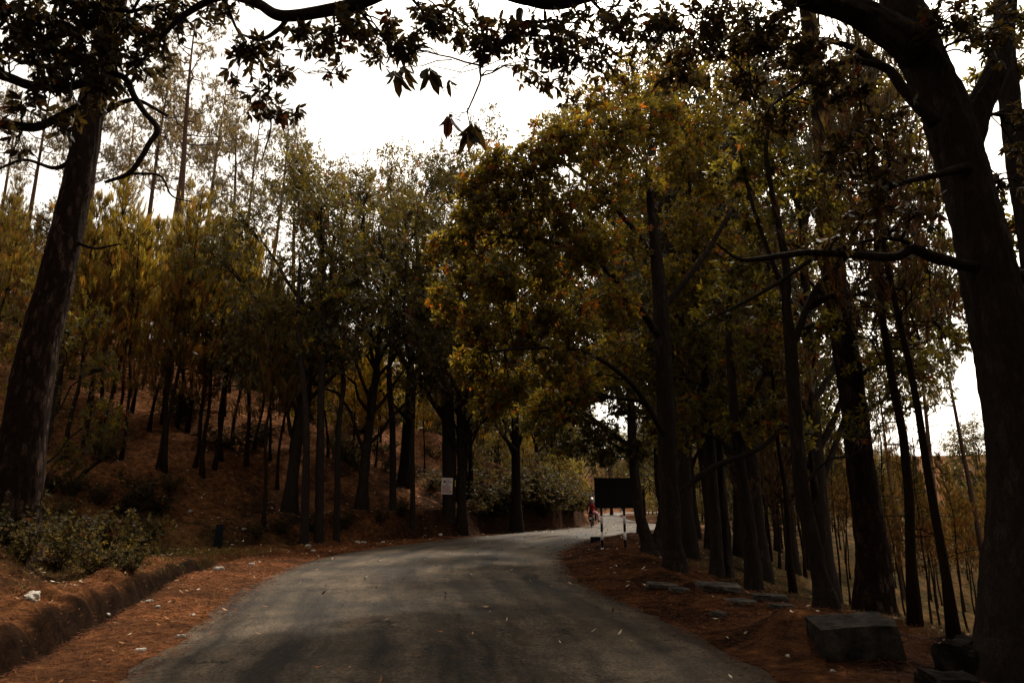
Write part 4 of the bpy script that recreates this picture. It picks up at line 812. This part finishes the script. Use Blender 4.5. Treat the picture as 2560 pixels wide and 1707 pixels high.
# broadleaf saplings filling the wood between and behind the hillside pines
k_ = 0; sap = []
for t in range(6000):
    y = 20 + rd.random() * 70; x = -66 + rd.random() * 70; z, a_, b_, _, _ = height(np.array([x]), np.array([y]), True); u, v = proj((x, y, z[0]))
    if a_[0] < 10 or a_[0] > 55 or u < -80 or u > 1250 or (110 < u < 640 and v > 840) or any((x - q[0]) ** 2 + (y - q[1]) ** 2 < 9 for q in sap): continue
    tm, cm = BF[k_ % 2]; s = .65 + rd.random() * .7; r = empty('sapling_tree', (x, y, z[0] - .1)); r.scale = (s * .9, s * .9, s * 1.25); r.rotation_euler = (0, 0, rd.random() * 6)
    tag(r, 'x', 'tree', 'leafy saplings in the hillside wood'); link('trunk', tm, BARK_D, r); link('crown', cm, LEAF if k_ % 3 else LEAF_C, r); sap.append((x, y, u, r)); k_ += 1
    if k_ >= 72: break
sap.sort(key=lambda q: q[1])
for q in range(0, len(sap), 12):
    for n_, w_ in enumerate(sorted(sap[q:q + 12], key=lambda e: e[2])): w_[3]['label'] = 'leafy sapling among the hillside pines, %s from left in the %s belt uphill' % (ORD[n_], ORD[q // 12])
# trees closing the view beyond the bend
k_ = 0; far = []
for t in range(4000):
    y = 85 + rd.random() * 170; x = -20 + rd.random() * 150; z, a_, b_, _, _ = height(np.array([x]), np.array([y]), True)
    if not ((3 < a_[0] < 45) or (4 < b_[0] < 60)): continue
    u, v = proj((x, y, z[0]))
    if u < 1080 or u > 2300 or any((x - q[0]) ** 2 + (y - q[1]) ** 2 < 30 for q in far): continue
    far.append((x, y)); P3 = BL; s = (1.0 + rd.random() * .5) * (1 if P3 is BL else 1.25)
    place_tree('broadleaf_tree' if P3 is BL else 'pine_tree', P3, k_, (x, y, z[0]), s, rd.random() * 6, BARK_D if P3 is BL else BARK_PR, LEAF_C if P3 is BL else NEEDLE,
               'far tree beyond the last bend, about %d metres off, %s' % (y, 'left of the road' if a_[0] > 0 else 'right of the road'), 'tree' if P3 is BL else 'pine tree', 'far trees beyond the bend'); far_t = globals().setdefault('far_t', []); far_t.append((y, u, bpy.data.objects[C.objects[-3].name] if False else [o for o in C.objects if o.get('group') == 'far trees beyond the bend'][-1])); k_ += 1
    if k_ > 62: break
far_t.sort(key=lambda q: q[0])
for q in range(0, len(far_t), 12):
    for n_, w_ in enumerate(sorted(far_t[q:q + 12], key=lambda e: e[1])): w_[2]['label'] = 'far tree beyond the last bend, %s from left in the %s rank going away' % (ORD[n_], ORD[q // 12])
# the wood goes on around and behind the viewpoint; it shades the road
for i, (x, y, s) in enumerate([(-8.5, 2, 1.5), (-9, -7, 1.6), (8.5, -2, 1.5), (14, 4.5, 1.3), (7.5, -9, 1.6), (-6.5, -14, 1.6), (1, -17, 1.7), (-14, 6, 1.5), (15, 1, 1.5), (-15, -4, 1.6), (14, -8, 1.6), (7.5, -3.5, 1.15), (-6.5, -5, 1.2)]):
    place_tree('broadleaf_tree', BL, i, (x, y, hz(x, y)), s, i * 1.3, BARK_D, LEAF, 'broadleaf tree out of view around the viewpoint, shading the road, %s of its ring' % ORD[i], 'tree', 'trees behind the viewpoint')

# ------------------------------------------------------------------ rocks and stones
def rock_mesh(name, sz, seed, cuts=3, rough=.16, flat=False, rnd=False):
    g = np.random.default_rng(seed); bm = bmesh.new(); bmesh.ops.create_cube(bm, size=1)
    bmesh.ops.subdivide_edges(bm, edges=bm.edges, cuts=cuts, use_grid_fill=True)
    off = g.random(3) * 50
    for v in bm.verts:
        c = np.array(v.co); s = c * 2; l = np.abs(s).max(); r = s / (np.linalg.norm(s) + 1e-9) * (1.0 if flat else 1.25)
        k_r = .75 if rnd else .1 if flat else .20; c = (s * (1 - k_r) + r * k_r) * .5
        c = c * (1 + rough * (fbm(np.array([c[0] * 2.2 + off[0] + c[2]]), np.array([c[1] * 2.2 + off[1] - c[2]]), 4)[0]) * 2)
        v.co = Vector((c[0] * sz[0], c[1] * sz[1], c[2] * sz[2]))
    me = bpy.data.meshes.new(name); bm.to_mesh(me); bm.free(); return me
def rock(name, u, v, sz, rz, label, cat, seed, group=None, up=.25, mat=ROCK, cuts=5, tilt=0, **k):
    p = ground_hit(u, v); o = link(name, rock_mesh(name, sz, seed, cuts, **k), mat, None, p + np.array([0, 0, sz[2] * up])); o.rotation_euler = (tilt, tilt * .6, rz); tag(o, label, cat, group); return o
DARKROCK = mat_rock('dark_rock', (.005, .0045, .004), (.024, .019, .015))  # near-black rock tone, used at the foot of the massive trunk
# big squared block; its right front corner stands at column 2255, row 1675
cx = pt(2255, 1672, 7.0)
o = link('stone_block', rock_mesh('stone_block', (.74, .62, .68), 3, 11, .06, True), mat_rock('weathered_stone', (.005, .0045, .004), (.060, .049, .039)), None, (cx[0] - .29, 7.28, .50 - .44))
o.rotation_euler = (R(3), R(-5), R(-10)); tag(o, 'large squared mossy stone block on the right verge near the camera', 'stone block')
for i, (u, v, sz, rz, t, lab) in enumerate([(1800, 1478, (.75, .4, .10), .1, .12, 'long flat stone slab lying tilted at the verge edge'), (1850, 1512, (.45, .3, .07), .4, .05, 'flat slab left of the thin one, at the slope edge'), (1925, 1500, (.50, .3, .09), -.2, .0, 'flat slab with pale top below the flared trunk'),
                                            (1955, 1520, (.34, .2, .05), .2, .05, 'thin slab nearest the leaning grey trunk'), (1655, 1470, (.5, .3, .08), .0, .08, 'flat stone at the foot of the wide-based trunk'), (1795, 1540, (.22, .14, .06), .6, .1, 'small stone lying alone in the needle litter'), (1700, 1478, (.3, .2, .06), .4, .1, 'small flat stone right of the wide-based trunk')]):
    rock('flat_stone', u, v, sz, rz, lab, 'stone', 60 + i, 'flat stones on the right verge', up=.45, cuts=4, tilt=t, rough=.10, flat=True, mat=ROCK)
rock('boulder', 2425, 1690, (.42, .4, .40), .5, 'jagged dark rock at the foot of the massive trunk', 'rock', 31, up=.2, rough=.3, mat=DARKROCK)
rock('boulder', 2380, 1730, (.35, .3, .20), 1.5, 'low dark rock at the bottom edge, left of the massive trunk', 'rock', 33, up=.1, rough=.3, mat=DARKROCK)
PALE = mat_rock('pale_stone', (.30, .26, .22), (.62, .56, .48))
for i, (u, v, s, lab) in enumerate([(372, 1505, .10, 'white pebble on the needle shoulder, middle'), (394, 1520, .08, 'white pebble right beside the middle one'), (268, 1545, .09, 'pale round stone at the ditch edge'), (78, 1500, .22, 'flat pale stone on the berm at the left'),
                                     (546, 1425, .20, 'brownish stone on the shoulder by the ditch end'), (628, 1414, .18, 'pale flat stone at the shoulder nearest the guard stone'), (450, 1595, .12, 'pale pebble near the asphalt edge'), (770, 1368, .22, 'white stone above the dark hollow'), (782, 1378, .14, 'small white stone below the one at the hollow'),
                                     (610, 1325, .16, 'reddish stone behind the guard stone'), (893, 1357, .20, 'white stone at the road edge left of the bend'), (908, 1358, .22, 'second white stone at the road edge'), (956, 1357, .18, 'third white stone at the road edge'), (1100, 1338, .22, 'tan stone below the notice'),
                                     (475, 1281, .16, 'long pale stone on the slope left of the guard stone'), (480, 1540, .07, 'tiny white pebble near the shoulder middle'), (1970, 1645, .05, 'pale pebble left of the stone block'), (2082, 1681, .05, 'white pebble at the bottom, under the stone block'), (350, 1630, .09, 'pale flat pebble near the bottom of the shoulder'), (1700, 1430, .1, 'pale stone by the wide-based trunk')]):
    rock('stone', u, v, (s * 1.0, s * .7, s * .5), rd.random() * 3, lab, 'stone', 100 + i, 'pale stones along the road', up=.2, mat=PALE, cuts=3, rnd=True, rough=.3)
# guard stones
def guard(u, v, w, h, label, lean, d=.22):
    p = ground_hit(u, v); m = MB().box((0, 0, h / 2 - .05), (w, d, h + .1), taper=.84, bev=.012); o = m.build('guard_stone', BLACKSTONE, None, p); o.rotation_euler = (0, lean * .3, .2); tag(o, label, 'guard stone', 'dark guard stones along the road')
BLACKSTONE = mat_plain('dark_stone', (.007, .008, .010), .8, nz=.3)
guard(544, 1366, .26, .74, 'upright dark guard stone on the grassy left verge', R(3))
guard(1489, 1356, .40, .22, 'low broad dark stone on the verge left of the blank sign', 0, .3)
guard(1597, 1331, .20, .30, 'small dark stone standing at the road edge behind the sign', R(5))

# ------------------------------------------------------------------ blank sign board seen from behind
Ys = 21.6; pl = pt(1505.5, 1388, Ys); prr = pt(1563, 1393, Ys + .1); zg = min(hz(pl[0], Ys), hz(prr[0], Ys))
root = empty('sign_board', (pl[0], Ys, hz(pl[0], Ys))); tag(root, 'blank dark rectangular road sign on two black and white banded posts', 'road sign')
top_z = pt(1532, 1194, Ys)[2]; bot_z = pt(1532, 1270, Ys)[2]; xl = pt(1486, 1230, Ys)[0]; xr = pt(1583, 1230, Ys)[0]
o0 = np.array(root.location)
MB().box((((xl + xr) / 2) - o0[0], 0, (top_z + bot_z) / 2 - o0[2]), (xr - xl, .02, top_z - bot_z), bev=.006).build('panel', BLACK, root)
m = MB()
for zz in (top_z - .10, (top_z + bot_z) / 2, bot_z + .10): m.box((((xl + xr) / 2) - o0[0], +.028, zz - o0[2]), (xr - xl - .06, .03, .035))
m.build('rail', mat_plain('dark_steel', (.02, .02, .022), .5, .6), root)
for u0, v0 in ((1505.5, 1388), (1563, 1393)):
    x = pt(u0, 1330, Ys)[0]; rows = [1270, 1289, 1309, 1329, 1349, 1369, v0]
    f = empty('post', (0, 0, 0)); bpy.data.objects.remove(f)
    zs = [pt(u0, r_, Ys)[2] for r_ in rows]; zt = top_z - .05
    pm = MB().tube([(x - o0[0], +.075, zs[-1] - .5 - o0[2]), (x - o0[0], +.075, zt - o0[2])], [.038, .038], 14); post = pm.build('post', BLACK, root)
    for a in (1, 3, 5):
        MB().tube([(x - o0[0], +.075, zs[a + 1] - o0[2]), (x - o0[0], +.075, zs[a] - o0[2])], [.042, .042], 14).build('white_band', WHITE, post)

# ------------------------------------------------------------------ notice on the trunk
PAPER = mat_plain('weathered_notice', (.66, .58, .56), .6, nz=.12); PINKP = mat_plain('faded_pink_print', (.50, .34, .33), .6, nz=.3); INK = mat_plain('brown_print', (.06, .04, .04), .6, nz=.2); YEL = mat_plain('ochre_paint', (.45, .24, .02), .5, nz=.2)
yf = Yn - .42; a = pt(1104, 1194, yf); b = pt(1131, 1235, yf); w_ = b[0] - a[0]; h_ = a[2] - b[2]; cz = (a[2] + b[2]) / 2; cxn = (a[0] + b[0]) / 2
root = empty('notice', (cxn, yf, cz)); tag(root, 'white printed notice with dark heading nailed to the dark trunk', 'notice'); root.rotation_euler = (0, R(1.5), 0)
MB().box((0, 0, 0), (w_, .012, h_)).build('board', PAPER, root)
MB().box((-.06 * w_, -.008, -.20 * h_), (w_ * .80, .004, h_ * .50)).build('faded_print', PINKP, root)
m = MB()
for (tx, tz, tw_, n, hh) in ((.10, .36, .26, 4, .045), (-.20, .30, .34, 1, .05), (.26, .25, .32, 5, .05), (-.02, .22, .34, 4, .05), (.0, .10, .24, 4, .045)):
    for k in range(n): m.box((w_ * (tx + tw_ * ((k + .5) / n - .5)), -.009, h_ * (tz + .012 * (-1) ** k)), (w_ * tw_ / n * .72, .004, h_ * hh * (1 + .3 * (k % 2))))
m.box((-.25 * w_, -.009, .25 * h_), (w_ * .14, .004, h_ * .13), Matrix.Rotation(.4, 3, 'Y'))
m.build('heading', INK, root)
m = MB()
for k in range(8): m.box((-.1 * w_ + .03 * w_ * (k % 3), -.0135, h_ * (-.02 - k * .052)), (w_ * (.55 - .07 * (k % 3)), .003, h_ * .012))
m.build('text_lines', mat_plain('grey_print', (.30, .24, .28), .6), root)
MB().tube([(.34 * w_, -.012, -.33 * h_), (.34 * w_, -.016, -.33 * h_)], [.09 * w_ * 1.1] * 2, 14).build('seal', YEL, root)
for o in root.children:
    pass
a = pt(1132, 1200, yf + .25); b = pt(1140, 1216, yf + .25)
o = MB().box((0, 0, 0), (b[0] - a[0] + .05, .01, a[2] - b[2]), bev=.002).build('small_plate', YEL, None, ((a[0] + b[0]) / 2 - .03, yf + .22, (a[2] + b[2]) / 2)); tag(o, 'small ochre plate fixed to the trunk just right of the white notice', 'plate')

# ------------------------------------------------------------------ people and motorcycles
def fig(name, joints, edges, mat, parent=None, sub=2):
    """one continuous skinned surface; joints: (x,y,z,r)"""
    me = bpy.data.meshes.new(name); me.from_pydata([j[:3] for j in joints], edges, [])
    o = bpy.data.objects.new(name, me); C.objects.link(o)
    sk = o.modifiers.new('skin', 'SKIN'); sk.use_smooth_shade = True
    for i, j in enumerate(joints):
        sv = me.skin_vertices[0].data[i]; r = j[3]; sv.radius = r if isinstance(r, tuple) else (r, r); sv.use_root = (i == 0)
    s = o.modifiers.new('sub', 'SUBSURF'); s.levels = sub; s.render_levels = sub
    dg = bpy.context.evaluated_depsgraph_get(); m2 = bpy.data.meshes.new_from_object(o.evaluated_get(dg)); m2.name = name
    bpy.data.objects.remove(o)
    if not m2.materials: m2.materials.append(mat)
    else: m2.materials[0] = mat
    m2.polygons.foreach_set("use_smooth", np.ones(len(m2.polygons), bool))
    return link(name, m2, None, parent)
def ell(c, r, n=16):
    bm = bmesh.new(); bmesh.ops.create_uvsphere(bm, u_segments=n, v_segments=n // 2 + 2, radius=1)
    V = [(v.co.x * r[0] + c[0], v.co.y * r[1] + c[1], v.co.z * r[2] + c[2]) for v in bm.verts]; bm.verts.index_update(); Fc = [[v.index for v in f.verts] for f in bm.faces]; bm.free(); return V, Fc
CLOTH_K = mat_plain('black_cloth', (.012, .013, .018), .85); RED = mat_plain('red_cloth', (.32, .018, .022), .8); PINK = mat_plain('pink_cloth', (.62, .30, .34), .85)
SKIN = mat_plain('skin', (.30, .16, .10), .6); HELW = mat_plain('pale_helmet', (.42, .42, .44), .25); HELB = mat_plain('dark_helmet', (.01, .015, .03), .2); RUB = mat_plain('rubber', (.012, .012, .012), .7); CHR = mat_plain('chrome', (.5, .5, .52), .25, 1.0); BODY = mat_plain('black_enamel', (.01, .01, .012), .2)
LAMP = mat_plain('red_lens', (.30, .01, .01), .2); PLATE = mat_plain('number_plate', (.6, .6, .56), .5); GLASS = mat_plain('dark_visor', (.02, .02, .025), .1)
def wheel(parent, y, r=.29, w=.09):
    P = [(0, y + math.cos(t) * (r - w / 2), r + math.sin(t) * (r - w / 2)) for t in np.linspace(0, 2 * math.pi, 29)]
    wh = MB().tube([(-.05, y, r), (.05, y, r)], [.05, .05], 10); 
    for k in range(5):
        t = k * 1.2566; wh.tube([(0, y, r), (0, y + math.cos(t) * (r - w * .8), r + math.sin(t) * (r - w * .8))], [.014, .012], 5)
    Pr = [(0, y + math.cos(t) * (r - w), r + math.sin(t) * (r - w)) for t in np.linspace(0, 2 * math.pi, 29)]
    wh.tube(Pr, [.018] * 29, 6, cap=False); o = wh.build('wheel', CHR, parent); MB().tube(P, [w / 2] * 29, 10, cap=False).build('tyre', RUB, o)
def motorcycle(loc, rz, label, group=None):
    r = empty('motorcycle', loc, rz); tag(r, label, 'motorcycle', group)
    wheel(r, -.62); wheel(r, .68, .29, .08)
    mb = MB().tube([(0, .5, .78), (0, .25, .50), (0, -.2, .42), (0, -.5, .5)], [.03] * 4, 8).box((0, .12, .42), (.24, .34, .30), bev=.05); mb.tube([(-.08, -.1, .42), (-.09, -.62, .29)], [.02, .02], 6).tube([(.08, -.1, .42), (.09, -.62, .29)], [.02, .02], 6); mb.build('frame', BODY, r)
    MB().add(*ell((0, .24, .80), (.15, .27, .13)), True).build('fuel_tank', BODY, r)
    MB().box((0, -.36, .79), (.25, .78, .09), bev=.035).build('seat', CLOTH_K, r)
    MB().tube([(-.08, .42, .85), (-.08, .68, .29)], [.022, .025], 8).tube([(.08, .42, .85), (.08, .68, .29)], [.022, .025], 8).build('fork', CHR, r)
    MB().tube([(-.36, .30, 1.0), (-.18, .42, .98), (0, .46, .94), (.18, .42, .98), (.36, .30, 1.0)], [.014] * 5, 8).build('handlebar', BODY, r)
    MB().tube([(.12, .2, .32), (.15, -.2, .27), (.17, -.75, .36)], [.025, .04, .045], 10).build('exhaust', CHR, r)
    t = MB().box((0, -.78, .74), (.16, .18, .10), bev=.03); t.box((0, -.86, .56), (.17, .03, .34), Matrix.Rotation(-.3, 3, 'X'), bev=.01); t.build('rear_fender', BODY, r)
    MB().box((0, -.885, .73), (.13, .03, .06), bev=.012).build('tail_light', LAMP, r); MB().box((0, -.93, .52), (.20, .01, .12), Matrix.Rotation(-.2, 3, 'X')).build('number_plate', PLATE, r)
    for s in (-1, 1): MB().tube([(s * .08, -.80, .70), (s * .17, -.82, .70)], [.008, .022], 8).build('indicator', YEL, r); MB().tube([(s * .26, .36, 1.0), (s * .34, .34, 1.16)], [.006, .006], 5).add(*ell((s * .35, .33, 1.2), (.06, .02, .045), 10), True).build('mirror', BODY, r)
    MB().add(*ell((0, .60, .88), (.10, .09, .10)), True).build('headlight', CHR, r)
    return r
def rider(root_loc, rz, label, cloth, trousers, helm, s=1.0, group=None):
    r = empty('person', root_loc, rz); tag(r, label, 'person', group)
    J = [(0, -.12, .92, (.15, .11)), (0, -.10, 1.10, (.14, .10)), (0, -.03, 1.30, (.18, .11)), (0, .0, 1.42, (.13, .09)), (0, .03, 1.50, .055), (0, .05, 1.60, .085), (0, .06, 1.70, .08)]
    E = [(0, 1), (1, 2), (2, 3), (3, 4), (4, 5), (5, 6)]
    for sg in (-1, 1):
        k = len(J); J += [(sg * .19, -.0, 1.40, .06), (sg * .30, .10, 1.20, .048), (sg * .33, .27, 1.04, .036), (sg * .34, .33, 1.02, .034)]; E += [(3, k), (k, k + 1), (k + 1, k + 2), (k + 2, k + 3)]
        k = len(J); J += [(sg * .12, -.05, .88, .095), (sg * .22, .28, .76, .075), (sg * .20, .14, .40, .052), (sg * .20, .24, .34, .045)]; E += [(0, k), (k, k + 1), (k + 1, k + 2), (k + 2, k + 3)]
    fig('body', J, E, cloth, r)
    MB().add(*ell((0, .05, 1.68), (.135, .155, .145), 20), True).build('helmet', helm, r); return r
yb = 50.0; mx = float(pt(1481, 1318, yb)[0]); rz = R(-12)
motorcycle((mx, yb, .06), rz, 'motorcycle carrying two people away on the sunlit bend').scale = (1.1,) * 3
rider((mx, yb, .06), rz, 'motorcycle driver in black jacket and dark helmet on the sunlit bend', CLOTH_K, CLOTH_K, HELB).scale = (1.1,) * 3
# passenger sitting sideways behind, legs to the right
r = empty('person', (mx, yb, .06), rz); tag(r, 'passenger in red jacket and pink trousers sitting sideways behind the driver', 'person'); r.scale = (1.1,) * 3
J = [(.06, -.45, .92, (.14, .13)), (.05, -.46, 1.10, (.13, .11)), (.04, -.44, 1.28, (.16, .12)), (.04, -.42, 1.39, (.11, .09)), (.05, -.40, 1.46, .052), (.06, -.38, 1.56, .085), (.06, -.37, 1.65, .08),
     (.02, -.22, 1.36, .055), (.0, -.05, 1.20, .045), (.08, .06, 1.10, .036), (.10, -.60, 1.34, .055), (.24, -.56, 1.16, .045), (.32, -.42, 1.02, .036), (.34, -.36, 1.0, .032)]
E = [(0, 1), (1, 2), (2, 3), (3, 4), (4, 5), (5, 6), (3, 7), (7, 8), (8, 9), (3, 10), (10, 11), (11, 12), (12, 13)]
k = len(J)
for dy in (-.54, -.36): kk = len(J); J += [(.16, dy, .90, .085), (.36, dy - .02, .80, .075), (.42, dy - .04, .46, .055), (.50, dy - .03, .36, .04)]; E += [(0, kk), (kk, kk + 1), (kk + 1, kk + 2), (kk + 2, kk + 3)]
fig('body', J, E, RED, r)
for dy in (-.54, -.36):
    MB().tube(smooth_path([(.10, dy, .90), (.36, dy - .02, .80), (.40, dy - .04, .55), (.43, dy - .04, .40)], 5), np.linspace(.105, .075, 16), 12).build('trouser_leg', PINK, r)
    MB().add(*ell((.50, dy - .03, .34), (.12, .05, .045), 12), True).build('shoe', CLOTH_K, r)
MB().add(*ell((.06, -.38, 1.63), (.135, .15, .145), 20), True).build('helmet', HELW, r)
# far motorcycle
xf = float(pt(1555, 1283, 150)[0]); zf = .06
motorcycle((xf, 150, zf), R(-40), 'tiny far motorcycle coming round the last bend'); rider((xf, 150, zf), R(-40), 'far motorcycle rider in dark clothes and pale helmet at the last bend', CLOTH_K, CLOTH_K, HELW)

# ------------------------------------------------------------------ litter, leaves, grass (uncountable)
def scatter(n, x0, x1, y0, y1, keep, g):
    X = x0 + g.random(n) * (x1 - x0); Y = y0 + g.random(n) ** 1.5 * (y1 - y0); z, dl, dr, yl, yr = height(X, Y, True); k = keep(X, Y, dl, dr, g); return X[k], Y[k], z[k], dl[k], dr[k]
g = np.random.default_rng(77)
def in_trench(dl, yy): e = dl - np.interp(yy, [6, 10, 13, 15.3, 18, 22], [1.3, 1.5, 1.7, 2.0, 2.15, 2.4]); return (e > -.22) & (e < .48) & (yy < 19)
def keep_l(X, Y, dl, dr, g): return (~in_trench(dl, Y) | (g.random(len(X)) < .10)) & ((dl > -.10 - .75 * g.random(len(X)) ** 5) & (g.random(len(X)) < np.clip(1.15 - np.abs(dl - 1.0) * .25, .12, 1))) & (dl < 6)
def keep_r(X, Y, dl, dr, g): return ((dr > -.08 - .6 * g.random(len(X)) ** 5) & (g.random(len(X)) < np.clip(1.1 - dr * .2, .15, 1)) & (dr < 5))
XYZ = []
for kf, x0, x1, n in ((keep_l, -12.5, -2.5, 260000), (keep_r, 1.0, 7.5, 130000)):
    X, Y, Z, a, b = scatter(n, x0, x1, 5, 34, kf, g); XYZ.append(np.stack([X, Y, Z], 1))
P0 = np.vstack(XYZ); M = len(P0); th = g.random(M) * 6.28; L = .04 + .07 * g.random(M) + P0[:, 1] * .002; wd = .0010 + .00022 * P0[:, 1]
d = np.stack([np.cos(th), np.sin(th), g.normal(size=M) * .18], 1); s = np.stack([-np.sin(th), np.cos(th), g.normal(size=M) * .3], 1)
P0[:, 2] += .012 + .02 * g.random(M); P0[:, 2] = np.maximum(P0[:, 2], np.where(np.abs(P0[:, 0] + 1) < 9, .022, -9) * (sdist(P0[:, 0], P0[:, 1], LEs, 1)[0] < 0) * (sdist(P0[:, 0], P0[:, 1], REs, -1)[0] < 0) + -9 * ((sdist(P0[:, 0], P0[:, 1], LEs, 1)[0] > 0) | (sdist(P0[:, 0], P0[:, 1], REs, -1)[0] > 0)))
V = np.stack([P0 + s * wd[:, None], P0 - s * wd[:, None], P0 + d * L[:, None]], 1)
base = np.array([[.20, .065, .020], [.12, .040, .014], [.32, .13, .045], [.06, .022, .010]])[g.choice(4, M, p=[.4, .3, .12, .18])]
LIT = mat_leaf('fallen_needles', (1, 1, 1), (.2, .2, .2), .05, .8, 0.0, .06)
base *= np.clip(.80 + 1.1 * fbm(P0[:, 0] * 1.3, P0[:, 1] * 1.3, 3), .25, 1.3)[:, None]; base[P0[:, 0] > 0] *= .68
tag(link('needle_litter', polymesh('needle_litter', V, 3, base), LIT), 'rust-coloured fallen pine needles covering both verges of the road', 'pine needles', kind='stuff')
# fallen leaves
X, Y, Z, a, b = scatter(95000, -34, 16, 5, 60, lambda X, Y, dl, dr, g: ((dl < -.1) & (dr < -.1) & (g.random(len(X)) < .02)) | ((dl > .1) & (dl < 32) & (~in_trench(dl, Y)) & (g.random(len(X)) < np.where(dl < 1.4, .10, .26))) | ((dr > .2) & (dr < 9) & (g.random(len(X)) < .07)), g)
M = len(X); Z = np.where((a < 0) & (b < 0), .075, Z + .03); pos = np.stack([X, Y, Z], 1); ax = g.normal(size=(M, 3)) * .35 + np.array([0, 0, 1.]); e1 = unit(np.cross(unit(ax), g.normal(size=(M, 3)))); e2 = np.cross(unit(ax), e1); L = (.015 + .028 * g.random(M) + .0012 * Y)[:, None]
V = np.stack([pos - e1 * L, pos - e2 * L * .38 - e1 * L * .1, pos + e1 * L + unit(ax) * L * .3, pos + e2 * L * .38 - e1 * L * .1], 1)
col = np.array([[.36, .24, .15], [.14, .06, .03], [.22, .10, .04], [.60, .50, .40]])[g.choice(4, M, p=[.28, .34, .20, .18])]
tag(link('fallen_leaves', polymesh('fallen_leaves', V, 4, col), LIT), 'pale and brown dry leaves strewn over the banks and verges', 'fallen leaves', kind='stuff')
# grass patch and weeds on the left verge
X, Y, Z, a, b = scatter(90000, -18, -5.5, 11, 34, lambda X, Y, dl, dr, g: (dl > 2.0) & (g.random(len(X)) < np.clip(1.2 * np.exp(-(((X + 9.5) / 2.8) ** 2 + ((Y - 19.5) / 5.0) ** 2)) * (fbm(X * .9, Y * .9, 3) > -.12), 0, 1)), g)
M = len(X); P0 = np.stack([X, Y, Z], 1); th = g.random(M) * 6.28; H_ = .04 + .09 * g.random(M); s = np.stack([np.cos(th), np.sin(th), 0 * th], 1) * .006; tipo = np.stack([g.normal(size=M) * .04, g.normal(size=M) * .04, H_], 1)
V = np.stack([P0 + s, P0 - s, P0 + tipo], 1); col = np.array([[.16, .14, .035], [.27, .21, .05], [.10, .09, .03]])[g.choice(3, M)]
tag(link('grass', polymesh('grass', V, 3, col), LIT), 'short yellowish green grass around the upright guard stone', 'grass', kind='stuff')
X, Y, Z, a, b = scatter(60000, 4.5, 17, 7, 24, lambda X, Y, dl, dr, g: (dr > 3.6) & (g.random(len(X)) < .5), g)
M = len(X); P0 = np.stack([X, Y, Z], 1); th = g.random(M) * 6.28; s = np.stack([np.cos(th), np.sin(th), 0 * th], 1) * .006; tipo = np.stack([g.normal(size=M) * .05, g.normal(size=M) * .05, .03 + .07 * g.random(M)], 1)
V = np.stack([P0 + s, P0 - s, P0 + tipo], 1); col = np.array([[.20, .13, .05], [.28, .16, .07], [.13, .11, .04]])[g.choice(3, M)]
tag(link('slope_grass', polymesh('slope_grass', V, 3, col), LIT), 'dry brownish grass on the slope beyond the stone block', 'grass', kind='stuff')
